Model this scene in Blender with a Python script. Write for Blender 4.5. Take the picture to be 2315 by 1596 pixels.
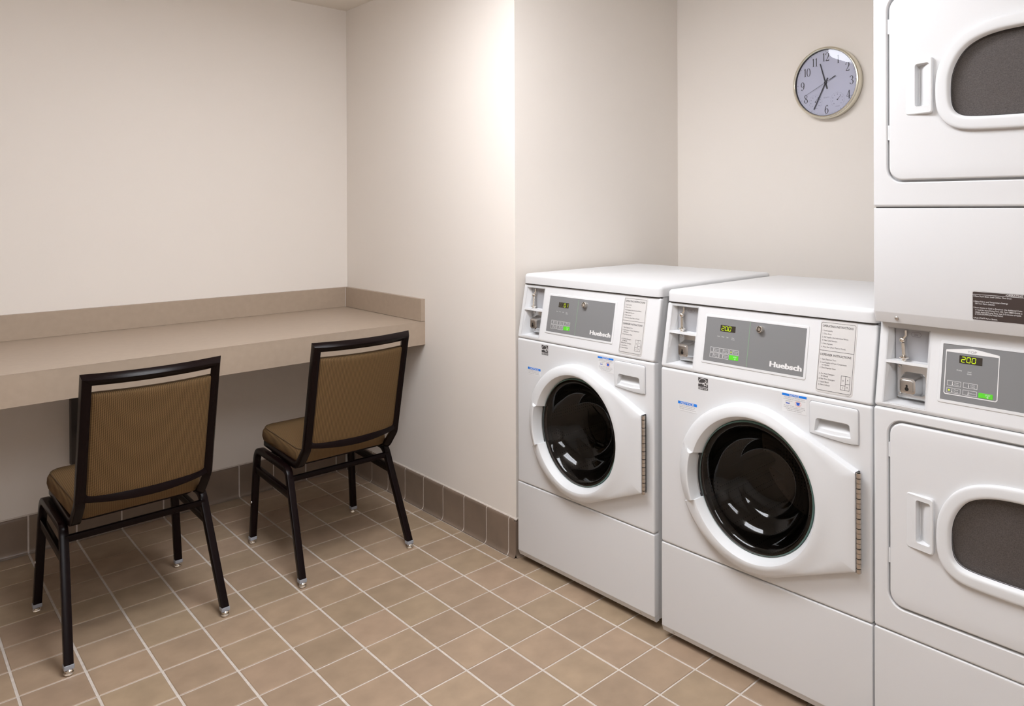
import bpy, math, random
from mathutils import Vector, Matrix
from mathutils.geometry import tessellate_polygon

random.seed(7)
SC = bpy.context.scene
for o in list(bpy.data.objects):
    bpy.data.objects.remove(o)
COL = SC.collection
PI = math.pi
MM = 0.001

# ---------------------------------------------------------------- camera
W_PX, H_PX = 2315.0, 1596.0
F_PX, CX_PX, CY_PX = 1671.06, 1358.85, 471.83
RT = Vector((0.70669, -0.707516, -0.0032565))
UP = Vector((0.0040731, -0.00053433, 0.9999916))
FW = Vector((0.7075116, 0.7066973, -0.0025042))
CAM = Vector((-1.7251, -2.6033, 1.3577))
cd = bpy.data.cameras.new('camera')
cd.sensor_fit = 'HORIZONTAL'
cd.sensor_width = 36.0
cd.lens = F_PX * 36.0 / W_PX
cd.shift_x = -(CX_PX - W_PX / 2) / W_PX
cd.shift_y = (CY_PX - H_PX / 2) / W_PX
cd.clip_start = 0.02
cam = bpy.data.objects.new('camera', cd)
COL.objects.link(cam)
m = Matrix.Identity(4)
for i in range(3):
    m[i][0] = RT[i]; m[i][1] = UP[i]; m[i][2] = -FW[i]; m[i][3] = CAM[i]
cam.matrix_world = m
SC.camera = cam

# ---------------------------------------------------------------- world, exposure
wd = bpy.data.worlds.new('world')
SC.world = wd
wd.use_nodes = True
wd.node_tree.nodes['Background'].inputs[0].default_value = (0, 0, 0, 1)
wd.node_tree.nodes['Background'].inputs[1].default_value = 0.0
SC.view_settings.view_transform = 'Standard'
SC.view_settings.look = 'None'
SC.view_settings.gamma = 1.0
SC.view_settings.use_curve_mapping = False
SC.view_settings.exposure = 0.1
LIGHT_MAIN = 17.5      # emission of the ceiling troffers' diffusers
LIGHT_SECOND = 12.0
LIGHT_COLOR = (0.975, 1.0, 1.06)


def project(p):
    d = Vector(p) - CAM
    w = d.dot(FW)
    if w < 0.05:
        return None
    return (CX_PX + F_PX * d.dot(RT) / w, CY_PX - F_PX * d.dot(UP) / w)


# ---------------------------------------------------------------- materials
MATS = {}


def mat(name, color, rough=0.5, metal=0.0, spec=0.5, emit=None, estr=0.0, coat=0.0, bump=None, noise=None, rand=None):
    """noise=(scale, amount) albedo mottling; bump=(scale, strength); rand=amount per-object brightness variation"""
    if name in MATS:
        return MATS[name]
    M = bpy.data.materials.new(name)
    M.use_nodes = True
    nt = M.node_tree
    b = nt.nodes['Principled BSDF']
    b.inputs['Base Color'].default_value = (*color, 1)
    b.inputs['Roughness'].default_value = rough
    b.inputs['Metallic'].default_value = metal
    b.inputs['Specular IOR Level'].default_value = spec
    b.inputs['Coat Weight'].default_value = coat
    if emit:
        b.inputs['Emission Color'].default_value = (*emit, 1)
        b.inputs['Emission Strength'].default_value = estr
    tc = None
    if noise or bump or rand:
        tc = nt.nodes.new('ShaderNodeTexCoord')
    src = None
    if noise:
        n = nt.nodes.new('ShaderNodeTexNoise')
        n.inputs['Scale'].default_value = noise[0]
        n.inputs['Detail'].default_value = 6
        if rand:
            oi = nt.nodes.new('ShaderNodeObjectInfo')
            ad = nt.nodes.new('ShaderNodeVectorMath'); ad.operation = 'ADD'
            ml = nt.nodes.new('ShaderNodeMath'); ml.operation = 'MULTIPLY'; ml.inputs[1].default_value = 40
            nt.links.new(oi.outputs['Random'], ml.inputs[0])
            nt.links.new(tc.outputs['Object'], ad.inputs[0])
            nt.links.new(ml.outputs[0], ad.inputs[1])
            nt.links.new(ad.outputs[0], n.inputs['Vector'])
        else:
            nt.links.new(tc.outputs['Object'], n.inputs['Vector'])
        mr = nt.nodes.new('ShaderNodeMapRange')
        mr.inputs[1].default_value = 0.3; mr.inputs[2].default_value = 0.7
        mr.inputs[3].default_value = 1 - noise[1]; mr.inputs[4].default_value = 1 + noise[1]
        nt.links.new(n.outputs['Fac'], mr.inputs[0])
        src = mr.outputs[0]
    if rand:
        oi = nt.nodes.new('ShaderNodeObjectInfo')
        m2 = nt.nodes.new('ShaderNodeMapRange')
        m2.inputs[3].default_value = 1 - rand; m2.inputs[4].default_value = 1 + rand
        nt.links.new(oi.outputs['Random'], m2.inputs[0])
        if src:
            mu = nt.nodes.new('ShaderNodeMath'); mu.operation = 'MULTIPLY'
            nt.links.new(src, mu.inputs[0]); nt.links.new(m2.outputs[0], mu.inputs[1])
            src = mu.outputs[0]
        else:
            src = m2.outputs[0]
    if src:
        vm = nt.nodes.new('ShaderNodeVectorMath'); vm.operation = 'SCALE'
        vm.inputs[0].default_value = color
        nt.links.new(src, vm.inputs['Scale'])
        nt.links.new(vm.outputs[0], b.inputs['Base Color'])
    if bump:
        n = nt.nodes.new('ShaderNodeTexNoise')
        n.inputs['Scale'].default_value = bump[0]
        n.inputs['Detail'].default_value = 4
        nt.links.new(tc.outputs['Object'], n.inputs['Vector'])
        bp = nt.nodes.new('ShaderNodeBump')
        bp.inputs['Strength'].default_value = bump[1]
        bp.inputs['Distance'].default_value = 0.002
        nt.links.new(n.outputs['Fac'], bp.inputs['Height'])
        nt.links.new(bp.outputs[0], b.inputs['Normal'])
    MATS[name] = M
    return M


def glass_mat(name, tint, ior=1.5, rough=0.01):
    M = bpy.data.materials.new(name)
    M.use_nodes = True
    nt = M.node_tree
    nt.nodes.remove(nt.nodes['Principled BSDF'])
    out = nt.nodes['Material Output']
    tr = nt.nodes.new('ShaderNodeBsdfTransparent'); tr.inputs[0].default_value = (*tint, 1)
    gl = nt.nodes.new('ShaderNodeBsdfGlossy'); gl.inputs['Roughness'].default_value = rough
    fr = nt.nodes.new('ShaderNodeFresnel'); fr.inputs[0].default_value = ior
    mx = nt.nodes.new('ShaderNodeMixShader')
    nt.links.new(fr.outputs[0], mx.inputs[0])
    nt.links.new(tr.outputs[0], mx.inputs[1]); nt.links.new(gl.outputs[0], mx.inputs[2])
    nt.links.new(mx.outputs[0], out.inputs[0])
    MATS[name] = M
    return M


def weave_mat(name, c1, c2):
    """woven upholstery: staggered vertical zigzag ribs about 5 mm wide"""
    M = bpy.data.materials.new(name)
    M.use_nodes = True
    nt = M.node_tree
    b = nt.nodes['Principled BSDF']
    b.inputs['Roughness'].default_value = 0.85
    b.inputs['Specular IOR Level'].default_value = 0.25
    tc = nt.nodes.new('ShaderNodeTexCoord')
    sp = nt.nodes.new('ShaderNodeSeparateXYZ')
    nt.links.new(tc.outputs['Object'], sp.inputs[0])

    def math_(op, a, bb=None):
        n = nt.nodes.new('ShaderNodeMath'); n.operation = op
        for k, v in ((0, a), (1, bb)):
            if v is None:
                continue
            if isinstance(v, (int, float)):
                n.inputs[k].default_value = v
            else:
                nt.links.new(v, n.inputs[k])
        return n.outputs[0]
    yz = math_('ADD', sp.outputs['Z'], math_('MULTIPLY', sp.outputs['Y'], 0.85))
    zig = math_('MULTIPLY', math_('SINE', math_('MULTIPLY', yz, 2 * PI / 0.0040)), 0.9)
    rib = math_('SINE', math_('ADD', math_('MULTIPLY', sp.outputs['X'], 2 * PI / 0.0050), zig))
    fine = math_('MULTIPLY', math_('SINE', math_('MULTIPLY', yz, 2 * PI / 0.0026)), 0.35)
    val = math_('ADD', rib, fine)
    mr = nt.nodes.new('ShaderNodeMapRange')
    mr.inputs[1].default_value = -1.1; mr.inputs[2].default_value = 1.1
    nt.links.new(val, mr.inputs[0])
    mix = nt.nodes.new('ShaderNodeMix'); mix.data_type = 'RGBA'
    mix.inputs['A'].default_value = (*c1, 1); mix.inputs['B'].default_value = (*c2, 1)
    nt.links.new(mr.outputs[0], mix.inputs['Factor'])
    nt.links.new(mix.outputs['Result'], b.inputs['Base Color'])
    bp = nt.nodes.new('ShaderNodeBump')
    bp.inputs['Strength'].default_value = 0.35; bp.inputs['Distance'].default_value = 0.001
    nt.links.new(mr.outputs[0], bp.inputs['Height'])
    nt.links.new(bp.outputs[0], b.inputs['Normal'])
    MATS[name] = M
    return M


def drum_mat(name):
    """stainless drum with rows of punched holes"""
    M = bpy.data.materials.new(name)
    M.use_nodes = True
    nt = M.node_tree
    b = nt.nodes['Principled BSDF']
    b.inputs['Metallic'].default_value = 0.8
    b.inputs['Roughness'].default_value = 0.38
    tc = nt.nodes.new('ShaderNodeTexCoord')
    vo = nt.nodes.new('ShaderNodeTexVoronoi')
    vo.inputs['Scale'].default_value = 90.0
    vo.inputs['Randomness'].default_value = 0.05
    nt.links.new(tc.outputs['Object'], vo.inputs['Vector'])
    cr = nt.nodes.new('ShaderNodeMapRange')
    cr.inputs[1].default_value = 0.16; cr.inputs[2].default_value = 0.22
    nt.links.new(vo.outputs['Distance'], cr.inputs[0])
    mix = nt.nodes.new('ShaderNodeMix'); mix.data_type = 'RGBA'
    mix.inputs['A'].default_value = (0.03, 0.027, 0.024, 1); mix.inputs['B'].default_value = (0.30, 0.265, 0.235, 1)
    nt.links.new(cr.outputs[0], mix.inputs['Factor'])
    nt.links.new(mix.outputs['Result'], b.inputs['Base Color'])
    MATS[name] = M
    return M


mat('wall_paint', (0.80, 0.745, 0.685), 0.75, spec=0.25, bump=(90, 0.05))
mat('ceiling_paint', (0.84, 0.79, 0.72), 0.85, spec=0.2)
mat('tile', (0.345, 0.252, 0.168), 0.42, spec=0.4, noise=(14, 0.10), rand=0.07, bump=(120, 0.08))
_nt = MATS['tile'].node_tree
_vm = [n for n in _nt.nodes if n.type == 'VECT_MATH' and n.operation == 'SCALE'][0]
_mx = _nt.nodes.new('ShaderNodeMix'); _mx.data_type = 'RGBA'
_mx.inputs['A'].default_value = (0.345, 0.254, 0.166, 1); _mx.inputs['B'].default_value = (0.354, 0.251, 0.174, 1)
_oi = _nt.nodes.new('ShaderNodeObjectInfo')
_fr = _nt.nodes.new('ShaderNodeMath'); _fr.operation = 'MULTIPLY'; _fr.inputs[1].default_value = 7.31
_ff = _nt.nodes.new('ShaderNodeMath'); _ff.operation = 'FRACT'
_nt.links.new(_oi.outputs['Random'], _fr.inputs[0]); _nt.links.new(_fr.outputs[0], _ff.inputs[0])
_nt.links.new(_ff.outputs[0], _mx.inputs['Factor']); _nt.links.new(_mx.outputs['Result'], _vm.inputs[0])
mat('base_tile', (0.200, 0.147, 0.109), 0.33, spec=0.5, noise=(10, 0.10), rand=0.05)
mat('grout', (0.60, 0.535, 0.475), 0.9, spec=0.2, noise=(60, 0.10))
mat('laminate', (0.395, 0.312, 0.238), 0.42, spec=0.4, noise=(40, 0.03))
mat('dark_bracket', (0.03, 0.022, 0.02), 0.45)
mat('enamel', (0.69, 0.69, 0.693), 0.45, spec=0.5)
mat('door_plastic', (0.69, 0.695, 0.70), 0.5, spec=0.5)
mat('shadow_gap', (0.10, 0.09, 0.085), 0.8)
mat('foot_rubber', (0.02, 0.02, 0.02), 0.7)
mat('fascia_grey', (0.205, 0.205, 0.207), 0.4, spec=0.4)
mat('label_grey', (0.62, 0.60, 0.58), 0.55)
mat('ink', (0.05, 0.045, 0.045), 0.7)
mat('ink_grey', (0.22, 0.20, 0.20), 0.7)
mat('white_print', (0.74, 0.73, 0.72), 0.6)
mat('green_print', (0.10, 0.62, 0.02), 0.5)
mat('green_line', (0.24, 0.40, 0.24), 0.5)
mat('blue_print', (0.005, 0.19, 0.72), 0.55)
mat('blue_dark', (0.02, 0.10, 0.55), 0.55)
mat('red_print', (0.75, 0.12, 0.08), 0.55)
mat('sticker_white', (0.76, 0.76, 0.76), 0.5)
mat('sticker_brown', (0.045, 0.030, 0.026), 0.45)
mat('display_glass', (0.035, 0.028, 0.02), 0.25)
mat('display_lit', (0.1, 0.1, 0.0), 0.5, emit=(0.62, 0.85, 0.0), estr=1.15)
mat('display_dim', (0.055, 0.05, 0.03), 0.5)
mat('coin_grey', (0.36, 0.36, 0.375), 0.45)
mat('chrome', (0.82, 0.78, 0.72), 0.10, metal=1.0)
mat('galvanized', (0.66, 0.66, 0.66), 0.26, metal=1.0, noise=(25, 0.10))
mat('steel', (0.60, 0.585, 0.57), 0.30, metal=1.0)
mat('hinge_steel', (0.60, 0.545, 0.49), 0.35, metal=1.0)
mat('black', (0.008, 0.007, 0.007), 0.5)
mat('gasket', (0.035, 0.033, 0.033), 0.5)
mat('chair_frame', (0.006, 0.0025, 0.0025), 0.27, spec=0.12)
mat('chair_collar', (0.30, 0.31, 0.34), 0.3, spec=0.5)
mat('piping', (0.085, 0.049, 0.021), 0.8)
mat('clock_face', (0.60, 0.60, 0.70), 0.5)
mat('clock_metal', (0.80, 0.77, 0.66), 0.22, metal=1.0)
mat('clock_ink', (0.03, 0.028, 0.035), 0.5)
mat('clock_ink_soft', (0.22, 0.22, 0.30), 0.6)
mat('fixture_white', (0.8, 0.8, 0.8), 0.5)
mat('dryer_screen', (0.105, 0.090, 0.082), 0.55, spec=0.4, noise=(420, 0.30), bump=(300, 0.3))
weave_mat('weave', (0.062, 0.034, 0.013), (0.200, 0.121, 0.050))
weave_mat('weave_seat', (0.098, 0.056, 0.023), (0.165, 0.098, 0.042))
drum_mat('drum_steel')
glass_mat('door_glass', (0.33, 0.30, 0.28), 1.46)
mat('glass_edge', (0.10, 0.185, 0.16), 0.15)
glass_mat('clear_glass', (0.97, 0.97, 0.98), 1.45)
glass_mat('dryer_glass', (0.86, 0.86, 0.87), 1.3, 0.06)
mat('lamp_main', (0.9, 0.9, 0.9), 0.5, emit=LIGHT_COLOR, estr=LIGHT_MAIN)
mat('lamp_second', (0.9, 0.9, 0.9), 0.5, emit=LIGHT_COLOR, estr=LIGHT_SECOND)


# ---------------------------------------------------------------- mesh helpers (all in millimetres)
class MB:
    def __init__(self):
        self.v = []; self.f = []

    def add(self, verts, faces):
        b = len(self.v)
        self.v += [tuple(p) for p in verts]
        self.f += [tuple(i + b for i in f) for f in faces]
        return self

    def box(self, x0, y0, z0, x1, y1, z1):
        x0, x1 = sorted((x0, x1)); y0, y1 = sorted((y0, y1)); z0, z1 = sorted((z0, z1))
        return self.add([(x0, y0, z0), (x1, y0, z0), (x1, y1, z0), (x0, y1, z0), (x0, y0, z1), (x1, y0, z1), (x1, y1, z1), (x0, y1, z1)],
                        [(0, 3, 2, 1), (4, 5, 6, 7), (0, 1, 5, 4), (1, 2, 6, 5), (2, 3, 7, 6), (3, 0, 4, 7)])

    def loft(self, rings, cap0=False, cap1=False, closed=True):
        """rings: lists of equal length; consecutive rings are bridged"""
        b = len(self.v)
        n = len(rings[0])
        for r in rings:
            self.v += [tuple(p) for p in r]
        for k in range(len(rings) - 1):
            for i in range(n if closed else n - 1):
                j = (i + 1) % n
                self.f.append((b + k * n + i, b + k * n + j, b + (k + 1) * n + j, b + (k + 1) * n + i))
        if cap0:
            self.f.append(tuple(b + i for i in reversed(range(n))))
        if cap1:
            self.f.append(tuple(b + (len(rings) - 1) * n + i for i in range(n)))
        return self

    def fill(self, loops):
        """flat polygon with holes, given as 3d loops"""
        b = len(self.v)
        flat = [p for l in loops for p in l]
        self.v += [tuple(p) for p in flat]
        for t in tessellate_polygon([[Vector(p) for p in l] for l in loops]):
            self.f.append(tuple(b + i for i in t))
        return self

    def build(self, name, material, parent=None, smooth=True, angle=35, kind=None, label=None):
        me = bpy.data.meshes.new(name)
        me.from_pydata([(x * MM, y * MM, z * MM) for x, y, z in self.v], [], self.f)
        me.validate()
        me.materials.append(MATS[material])
        import bmesh
        bm = bmesh.new(); bm.from_mesh(me)
        bmesh.ops.remove_doubles(bm, verts=bm.verts, dist=1e-6)
        bmesh.ops.recalc_face_normals(bm, faces=bm.faces)
        bm.to_mesh(me); bm.free()
        if smooth:
            me.polygons.foreach_set('use_smooth', [True] * len(me.polygons))
            me.set_sharp_from_angle(angle=math.radians(angle))
        o = bpy.data.objects.new(name, me)
        COL.objects.link(o)
        if parent:
            o.parent = parent
        if kind:
            o['kind'] = kind
        if label:
            o['label'] = label
        return o


def empty(name, loc, rz=0.0):
    o = bpy.data.objects.new(name, None)
    COL.objects.link(o)
    o.empty_display_size = 0.05
    o.location = [c * MM for c in loc]
    o.rotation_euler = (0, 0, rz)
    return o


def tag(o, label, cat=None, group=None, kind=None):
    o['label'] = label
    if cat:
        o['category'] = cat
    if group:
        o['group'] = group
    if kind:
        o['kind'] = kind
    return o


def rrect(x0, z0, x1, z1, r, n=6):
    """rounded rectangle outline (x, z), counter-clockwise seen from -y"""
    r = max(min(r, (x1 - x0) / 2 - 1e-3, (z1 - z0) / 2 - 1e-3), 0.001)
    pts = []
    for cx, cz, a0 in ((x1 - r, z0 + r, -90), (x1 - r, z1 - r, 0), (x0 + r, z1 - r, 90), (x0 + r, z0 + r, 180)):
        for k in range(n + 1):
            a = math.radians(a0 + 90 * k / n)
            pts.append((cx + r * math.cos(a), cz + r * math.sin(a)))
    return pts


def flatmap(x, z, n):
    return (x, -n, z)


TILT = 0.185
TPHI = math.atan(TILT)
TZ0 = 857.0


def tiltmap(x, z, n):
    """machine control panel: x right, z height on the slanted face, n outwards"""
    return (x, (z - TZ0) * TILT - n * math.cos(TPHI), z + n * math.sin(TPHI))


def plate(mb, x0, z0, x1, z1, corner, edge, n0, n1, holes=(), mp=flatmap, hole_depth=None, back=True, seg=3, cn=6):
    """plate between n0 (back) and n1 (front) with rounded front edges and optional holes (outlines)"""
    rings = [[mp(x, z, n0) for x, z in rrect(x0, z0, x1, z1, corner, cn)]]
    for k in range(seg + 1):
        a = PI / 2 * k / seg
        ins = edge * (1 - math.cos(a)); nn = n1 - edge * (1 - math.sin(a))
        rings.append([mp(x, z, nn) for x, z in rrect(x0 + ins, z0 + ins, x1 - ins, z1 - ins, max(corner - ins, 0.5), cn)])
    mb.loft(rings)
    mb.fill([rings[-1]] + [[mp(x, z, n1) for x, z in h] for h in holes])
    for h in holes:
        d = n0 if hole_depth is None else hole_depth
        mb.loft([[mp(x, z, n1) for x, z in h], [mp(x, z, d) for x, z in h]])
    if back:
        mb.fill([rings[0]] + ([[mp(x, z, n0) for x, z in h] for h in holes] if hole_depth is None else []))
    return mb


def rbox(mb, x0, y0, z0, x1, y1, z1, corner, edge, seg=3, cn=5):
    """box standing on z0 with vertical corner radius and rounded top edge"""
    def o(ins, z):
        return [(x, y, z) for x, y in rrect(x0 + ins, y0 + ins, x1 - ins, y1 - ins, max(corner - ins, .5), cn)]
    rings = [o(0, z0)]
    for k in range(seg + 1):
        a = PI / 2 * k / seg
        rings.append(o(edge * (1 - math.cos(a)), z1 - edge * (1 - math.sin(a))))
    mb.loft(rings, True, True)
    return mb


def lathe(mb, prof, n=48, mp=None, cap0=False, cap1=False, c=(0, 0)):
    """prof: (radius, depth y) pairs revolved around the y axis through c=(x, z)"""
    mb.loft([[(c[0] + r * math.cos(2 * PI * i / n), y, c[1] + r * math.sin(2 * PI * i / n)) for i in range(n)] for r, y in prof], cap0, cap1)
    return mb


def zlathe(mb, prof, n=20, c=(0, 0)):
    mb.loft([[(c[0] + r * math.cos(2 * PI * i / n), c[1] + r * math.sin(2 * PI * i / n), z) for i in range(n)] for r, z in prof], True, True)
    return mb


def tube_path(pts, fillets, n=7):
    """polyline with rounded corners; fillets = radius per inner point"""
    out = [Vector(pts[0])]
    for i in range(1, len(pts) - 1):
        p = Vector(pts[i]); a = (Vector(pts[i - 1]) - p); b = (Vector(pts[i + 1]) - p)
        r = fillets[i - 1]
        if r <= 0:
            out.append(p); continue
        ang = a.angle(b)
        t = min(r / math.tan(ang / 2), a.length * .49, b.length * .49)
        p0 = p + a.normalized() * t; p1 = p + b.normalized() * t
        for k in range(n + 1):
            s = k / n
            out.append((1 - s) ** 2 * p0 + 2 * s * (1 - s) * p + s * s * p1)
    out.append(Vector(pts[-1]))
    return out


def sweep(mb, path, hw, hh, rnd=3.0, ref=(1, 0, 0), cap=True):
    """sweep a rounded rectangle (half sizes hw along ref, hh across) along path"""
    prof = rrect(-hw, -hh, hw, hh, rnd, 2)
    rings = []
    R = Vector(ref).normalized()
    for i, p in enumerate(path):
        if i == 0:
            t = path[1] - path[0]
        elif i == len(path) - 1:
            t = path[-1] - path[-2]
        else:
            t = (path[i + 1] - path[i]).normalized() + (path[i] - path[i - 1]).normalized()
        t.normalize()
        u = (R - t * R.dot(t)).normalized()
        R = u
        w = t.cross(u)
        ring = [u * a + w * b for a, b in prof]
        if 0 < i < len(path) - 1:
            t1 = (path[i] - path[i - 1]).normalized(); t2 = (path[i + 1] - path[i]).normalized()
            ch = math.sqrt(max((1 + t1.dot(t2)) / 2, 0.05))
            if ch < 0.995:      # mitre at sharp corners
                bd = (t2 - t1).normalized()
                ring = [q + bd * (q.dot(bd) * (1 / ch - 1)) for q in ring]
        rings.append([p + q for q in ring])
    mb.loft(rings, cap, cap)
    return mb


def stroke(mb, pts, width, mp, n=0.6, closed=False):
    """flat line of given width (number or list) following 2d points, mapped by mp(x, z, n)"""
    L = len(pts)
    ws = width if isinstance(width, (list, tuple)) else [width] * L
    left, right = [], []
    for i in range(L):
        a = Vector(pts[i - 1] if (i > 0 or closed) else pts[i]); b = Vector(pts[(i + 1) % L] if (i < L - 1 or closed) else pts[i])
        p = Vector(pts[i])
        d1 = (p - a); d2 = (b - p)
        if d1.length < 1e-6: d1 = d2
        if d2.length < 1e-6: d2 = d1
        d1 = d1.normalized(); d2 = d2.normalized()
        t = (d1 + d2)
        t = t.normalized() if t.length > 1e-6 else d1
        nrm = Vector((-t.y, t.x))
        k = 1 / max(0.4, nrm.dot(Vector((-d1.y, d1.x))))
        h = ws[i] / 2 * k
        left.append(p + nrm * h); right.append(p - nrm * h)
    vs = [mp(q.x, q.y, n) for q in left] + [mp(q.x, q.y, n) for q in right]
    fs = []
    for i in range(L if closed else L - 1):
        j = (i + 1) % L
        fs.append((i, j, L + j, L + i))
    mb.add(vs, fs)
    return mb


def frame_line(mb, x0, z0, x1, z1, w, mp, n=0.6, r=0.0):
    pts = rrect(x0, z0, x1, z1, r, 4) if r > 0 else [(x0, z0), (x1, z0), (x1, z1), (x0, z1)]
    return stroke(mb, pts, w, mp, n, closed=True)


def poly(mb, pts, mp, n=0.6):
    return mb.fill([[mp(x, z, n) for x, z in pts]])


def rect(mb, x0, z0, x1, z1, mp, n=0.6):
    return mb.add([mp(x0, z0, n), mp(x1, z0, n), mp(x1, z1, n), mp(x0, z1, n)], [(0, 1, 2, 3)])


_fc = {}


def glyphs(body, bold=0.0):
    key = (body, bold)
    if key in _fc:
        return _fc[key]
    c = bpy.data.curves.new('lettering', 'FONT')
    c.body = body; c.size = 1.0; c.resolution_u = 2; c.offset = bold
    c.fill_mode = 'FRONT'
    o = bpy.data.objects.new('lettering', c)
    COL.objects.link(o)
    dg = bpy.context.evaluated_depsgraph_get()
    dg.update()
    me = o.evaluated_get(dg).to_mesh()
    vs = [(v.co.x, v.co.y) for v in me.vertices]
    fs = [tuple(p.vertices) for p in me.polygons]
    o.evaluated_get(dg).to_mesh_clear()
    bpy.data.objects.remove(o); bpy.data.curves.remove(c)
    _fc[key] = (vs, fs)
    return vs, fs


def text(mb, body, x, z, cap, mp, n=0.7, width=None, align='L', bold=0.0, xs=1.0):
    """x, z = left end of the baseline (mm); cap = capital height (mm); width forces the line's width"""
    vs, fs = glyphs(body, bold)
    if not vs:
        return mb
    s = cap / 0.70
    x0 = min(v[0] for v in vs); x1 = max(v[0] for v in vs)
    sx = s * xs
    if width:
        sx = width / (x1 - x0)
    off = -x0 * sx
    if align == 'C':
        off = -(x0 + x1) / 2 * sx
    mb.add([mp(x + off + vx * sx, z + vy * s, n) for vx, vy in vs], fs)
    return mb


SEG7 = {'0': 'abcdef', '1': 'bc', '2': 'abged', '.': ''}


def seg7(mb, ch, x, z, w, h, mp, n, th, slant=0.10):
    P = {'a': ((0, 1), (1, 1)), 'b': ((1, 1), (1, .5)), 'c': ((1, .5), (1, 0)), 'd': ((0, 0), (1, 0)), 'e': ((0, .5), (0, 0)), 'f': ((0, 1), (0, .5)), 'g': ((0, .5), (1, .5))}
    for s in SEG7[ch]:
        (ax, az), (bx, bz) = P[s]
        d = 0.08
        dx = d * (bx - ax); dz = d * (bz - az)
        q = [(ax + dx, az + dz), (bx - dx, bz - dz)]
        stroke(mb, [(x + (px + slant * pz) * w, z + pz * h) for px, pz in q], th, mp, n)
    return mb


# ================================================================ THE ROOM
XB, YA, YO, XD, ZT = 69.0, 1065.3, -339.3, 1067.4, 2384.0
XL, YB = -3300.0, -4300.0
S = 158.0


def wall(name, x0, y0, x1, y1, label, z1=ZT + 100):
    o = MB().box(x0, y0, -60, x1, y1, z1).build(name, 'wall_paint', smooth=False)
    return tag(o, label, kind='structure')


wall('wall_left', XL, YA, XB, YA + 100, 'cream painted wall behind the folding counter')
wall('wall_center', XB, YO, XB + 100, YA + 100, 'cream painted short wall between counter and washers')
wall('wall_alcove', XB + 100, YO, XD, YO + 100, 'cream painted alcove side wall left of the washers')
wall('wall_right', XD, YB, XD + 100, YO + 100, 'cream painted wall behind the washers carrying the clock')
wall('wall_rear', XL, YB - 100, XD + 100, YB, 'cream painted wall behind the viewer')
wall('wall_far', XL - 100, YB - 100, XL, YA + 100, 'cream painted wall at the far left end of the counter')
tag(MB().box(XL - 100, YB - 100, ZT, XD + 100, YA + 100, ZT + 100).build('ceiling', 'ceiling_paint', smooth=False), 'flat cream ceiling above the laundry room', kind='structure')

# ---- floor: grout bed with single quarry tiles
floor = MB().box(XL, YB, -100, XD, YA, -2.2).build('floor', 'grout', smooth=False)
tag(floor, 'brown quarry tile floor with pale grout joints', kind='structure')
GX, GY = 7.0, 5.6
XT, YT = 50.0, YA - 19.0     # toes of the cove base


def tile_mesh(w, h):
    mb = MB()
    c = 1.6
    def ring(ins, z):
        return [(-w / 2 + ins, -h / 2 + ins, z), (w / 2 - ins, -h / 2 + ins, z), (w / 2 - ins, h / 2 - ins, z), (-w / 2 + ins, h / 2 - ins, z)]
    mb.loft([ring(0, -6), ring(0, -1.2), ring(c, 0)], False, True)
    return mb


tile_cache = {}
rest = MB()
n_tiles = 0
cells = []
for i in range(-21, 7):
    for j in range(-28, 7):
        x0, x1 = i * S + GX / 2, (i + 1) * S - GX / 2
        y0, y1 = j * S + GY / 2, (j + 1) * S - GY / 2
        if y1 > YT:
            y1 = YT - 2
        lim = XT - 2.5 if (y0 + y1) / 2 > YO else 1e9
        if (y0 + y1) / 2 > YO and x1 > lim:
            x1 = lim
        if x0 < XL: x0 = XL
        if x1 > XD: x1 = XD
        if x1 - x0 < 8 or y1 - y0 < 8:
            continue
        pr = project(((x0 + x1) / 2 * MM, (y0 + y1) / 2 * MM, 0))
        vis = pr is not None and -190 < pr[0] < 2315 and pr[1] < 1790 and x0 < 190
        cells.append((vis, x0, y0, x1, y1))
for vis, x0, y0, x1, y1 in cells:
    w, h = round(x1 - x0, 2), round(y1 - y0, 2)
    cx, cy = (x0 + x1) / 2, (y0 + y1) / 2
    if vis and n_tiles < 300:
        if (w, h) not in tile_cache:
            tile_cache[(w, h)] = tile_mesh(w, h).build('floor_tile', 'tile', floor)
            o = tile_cache[(w, h)]
        else:
            o = tile_cache[(w, h)].copy(); COL.objects.link(o)
        o.location = (cx * MM, cy * MM, random.uniform(-0.0004, 0.0003))
        o.rotation_euler = (random.uniform(-.0012, .0012), random.uniform(-.0012, .0012), random.uniform(-.003, .003))
        n_tiles += 1
    else:
        t = tile_mesh(w, h)
        rest.add([(a + cx, b + cy, c) for a, b, c in t.v], t.f)
rest.build('floor_tile_field', 'tile', floor, kind='stuff')

# ---- cove base
COVE = [(0, 0), (19, 0), (18.6, 1.0), (15.0, 3.2), (12.2, 7.5), (10.6, 14), (10.0, 24), (10.0, 134), (9.3, 140), (7.2, 143.8), (3.5, 145.8), (0, 146)]


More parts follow.
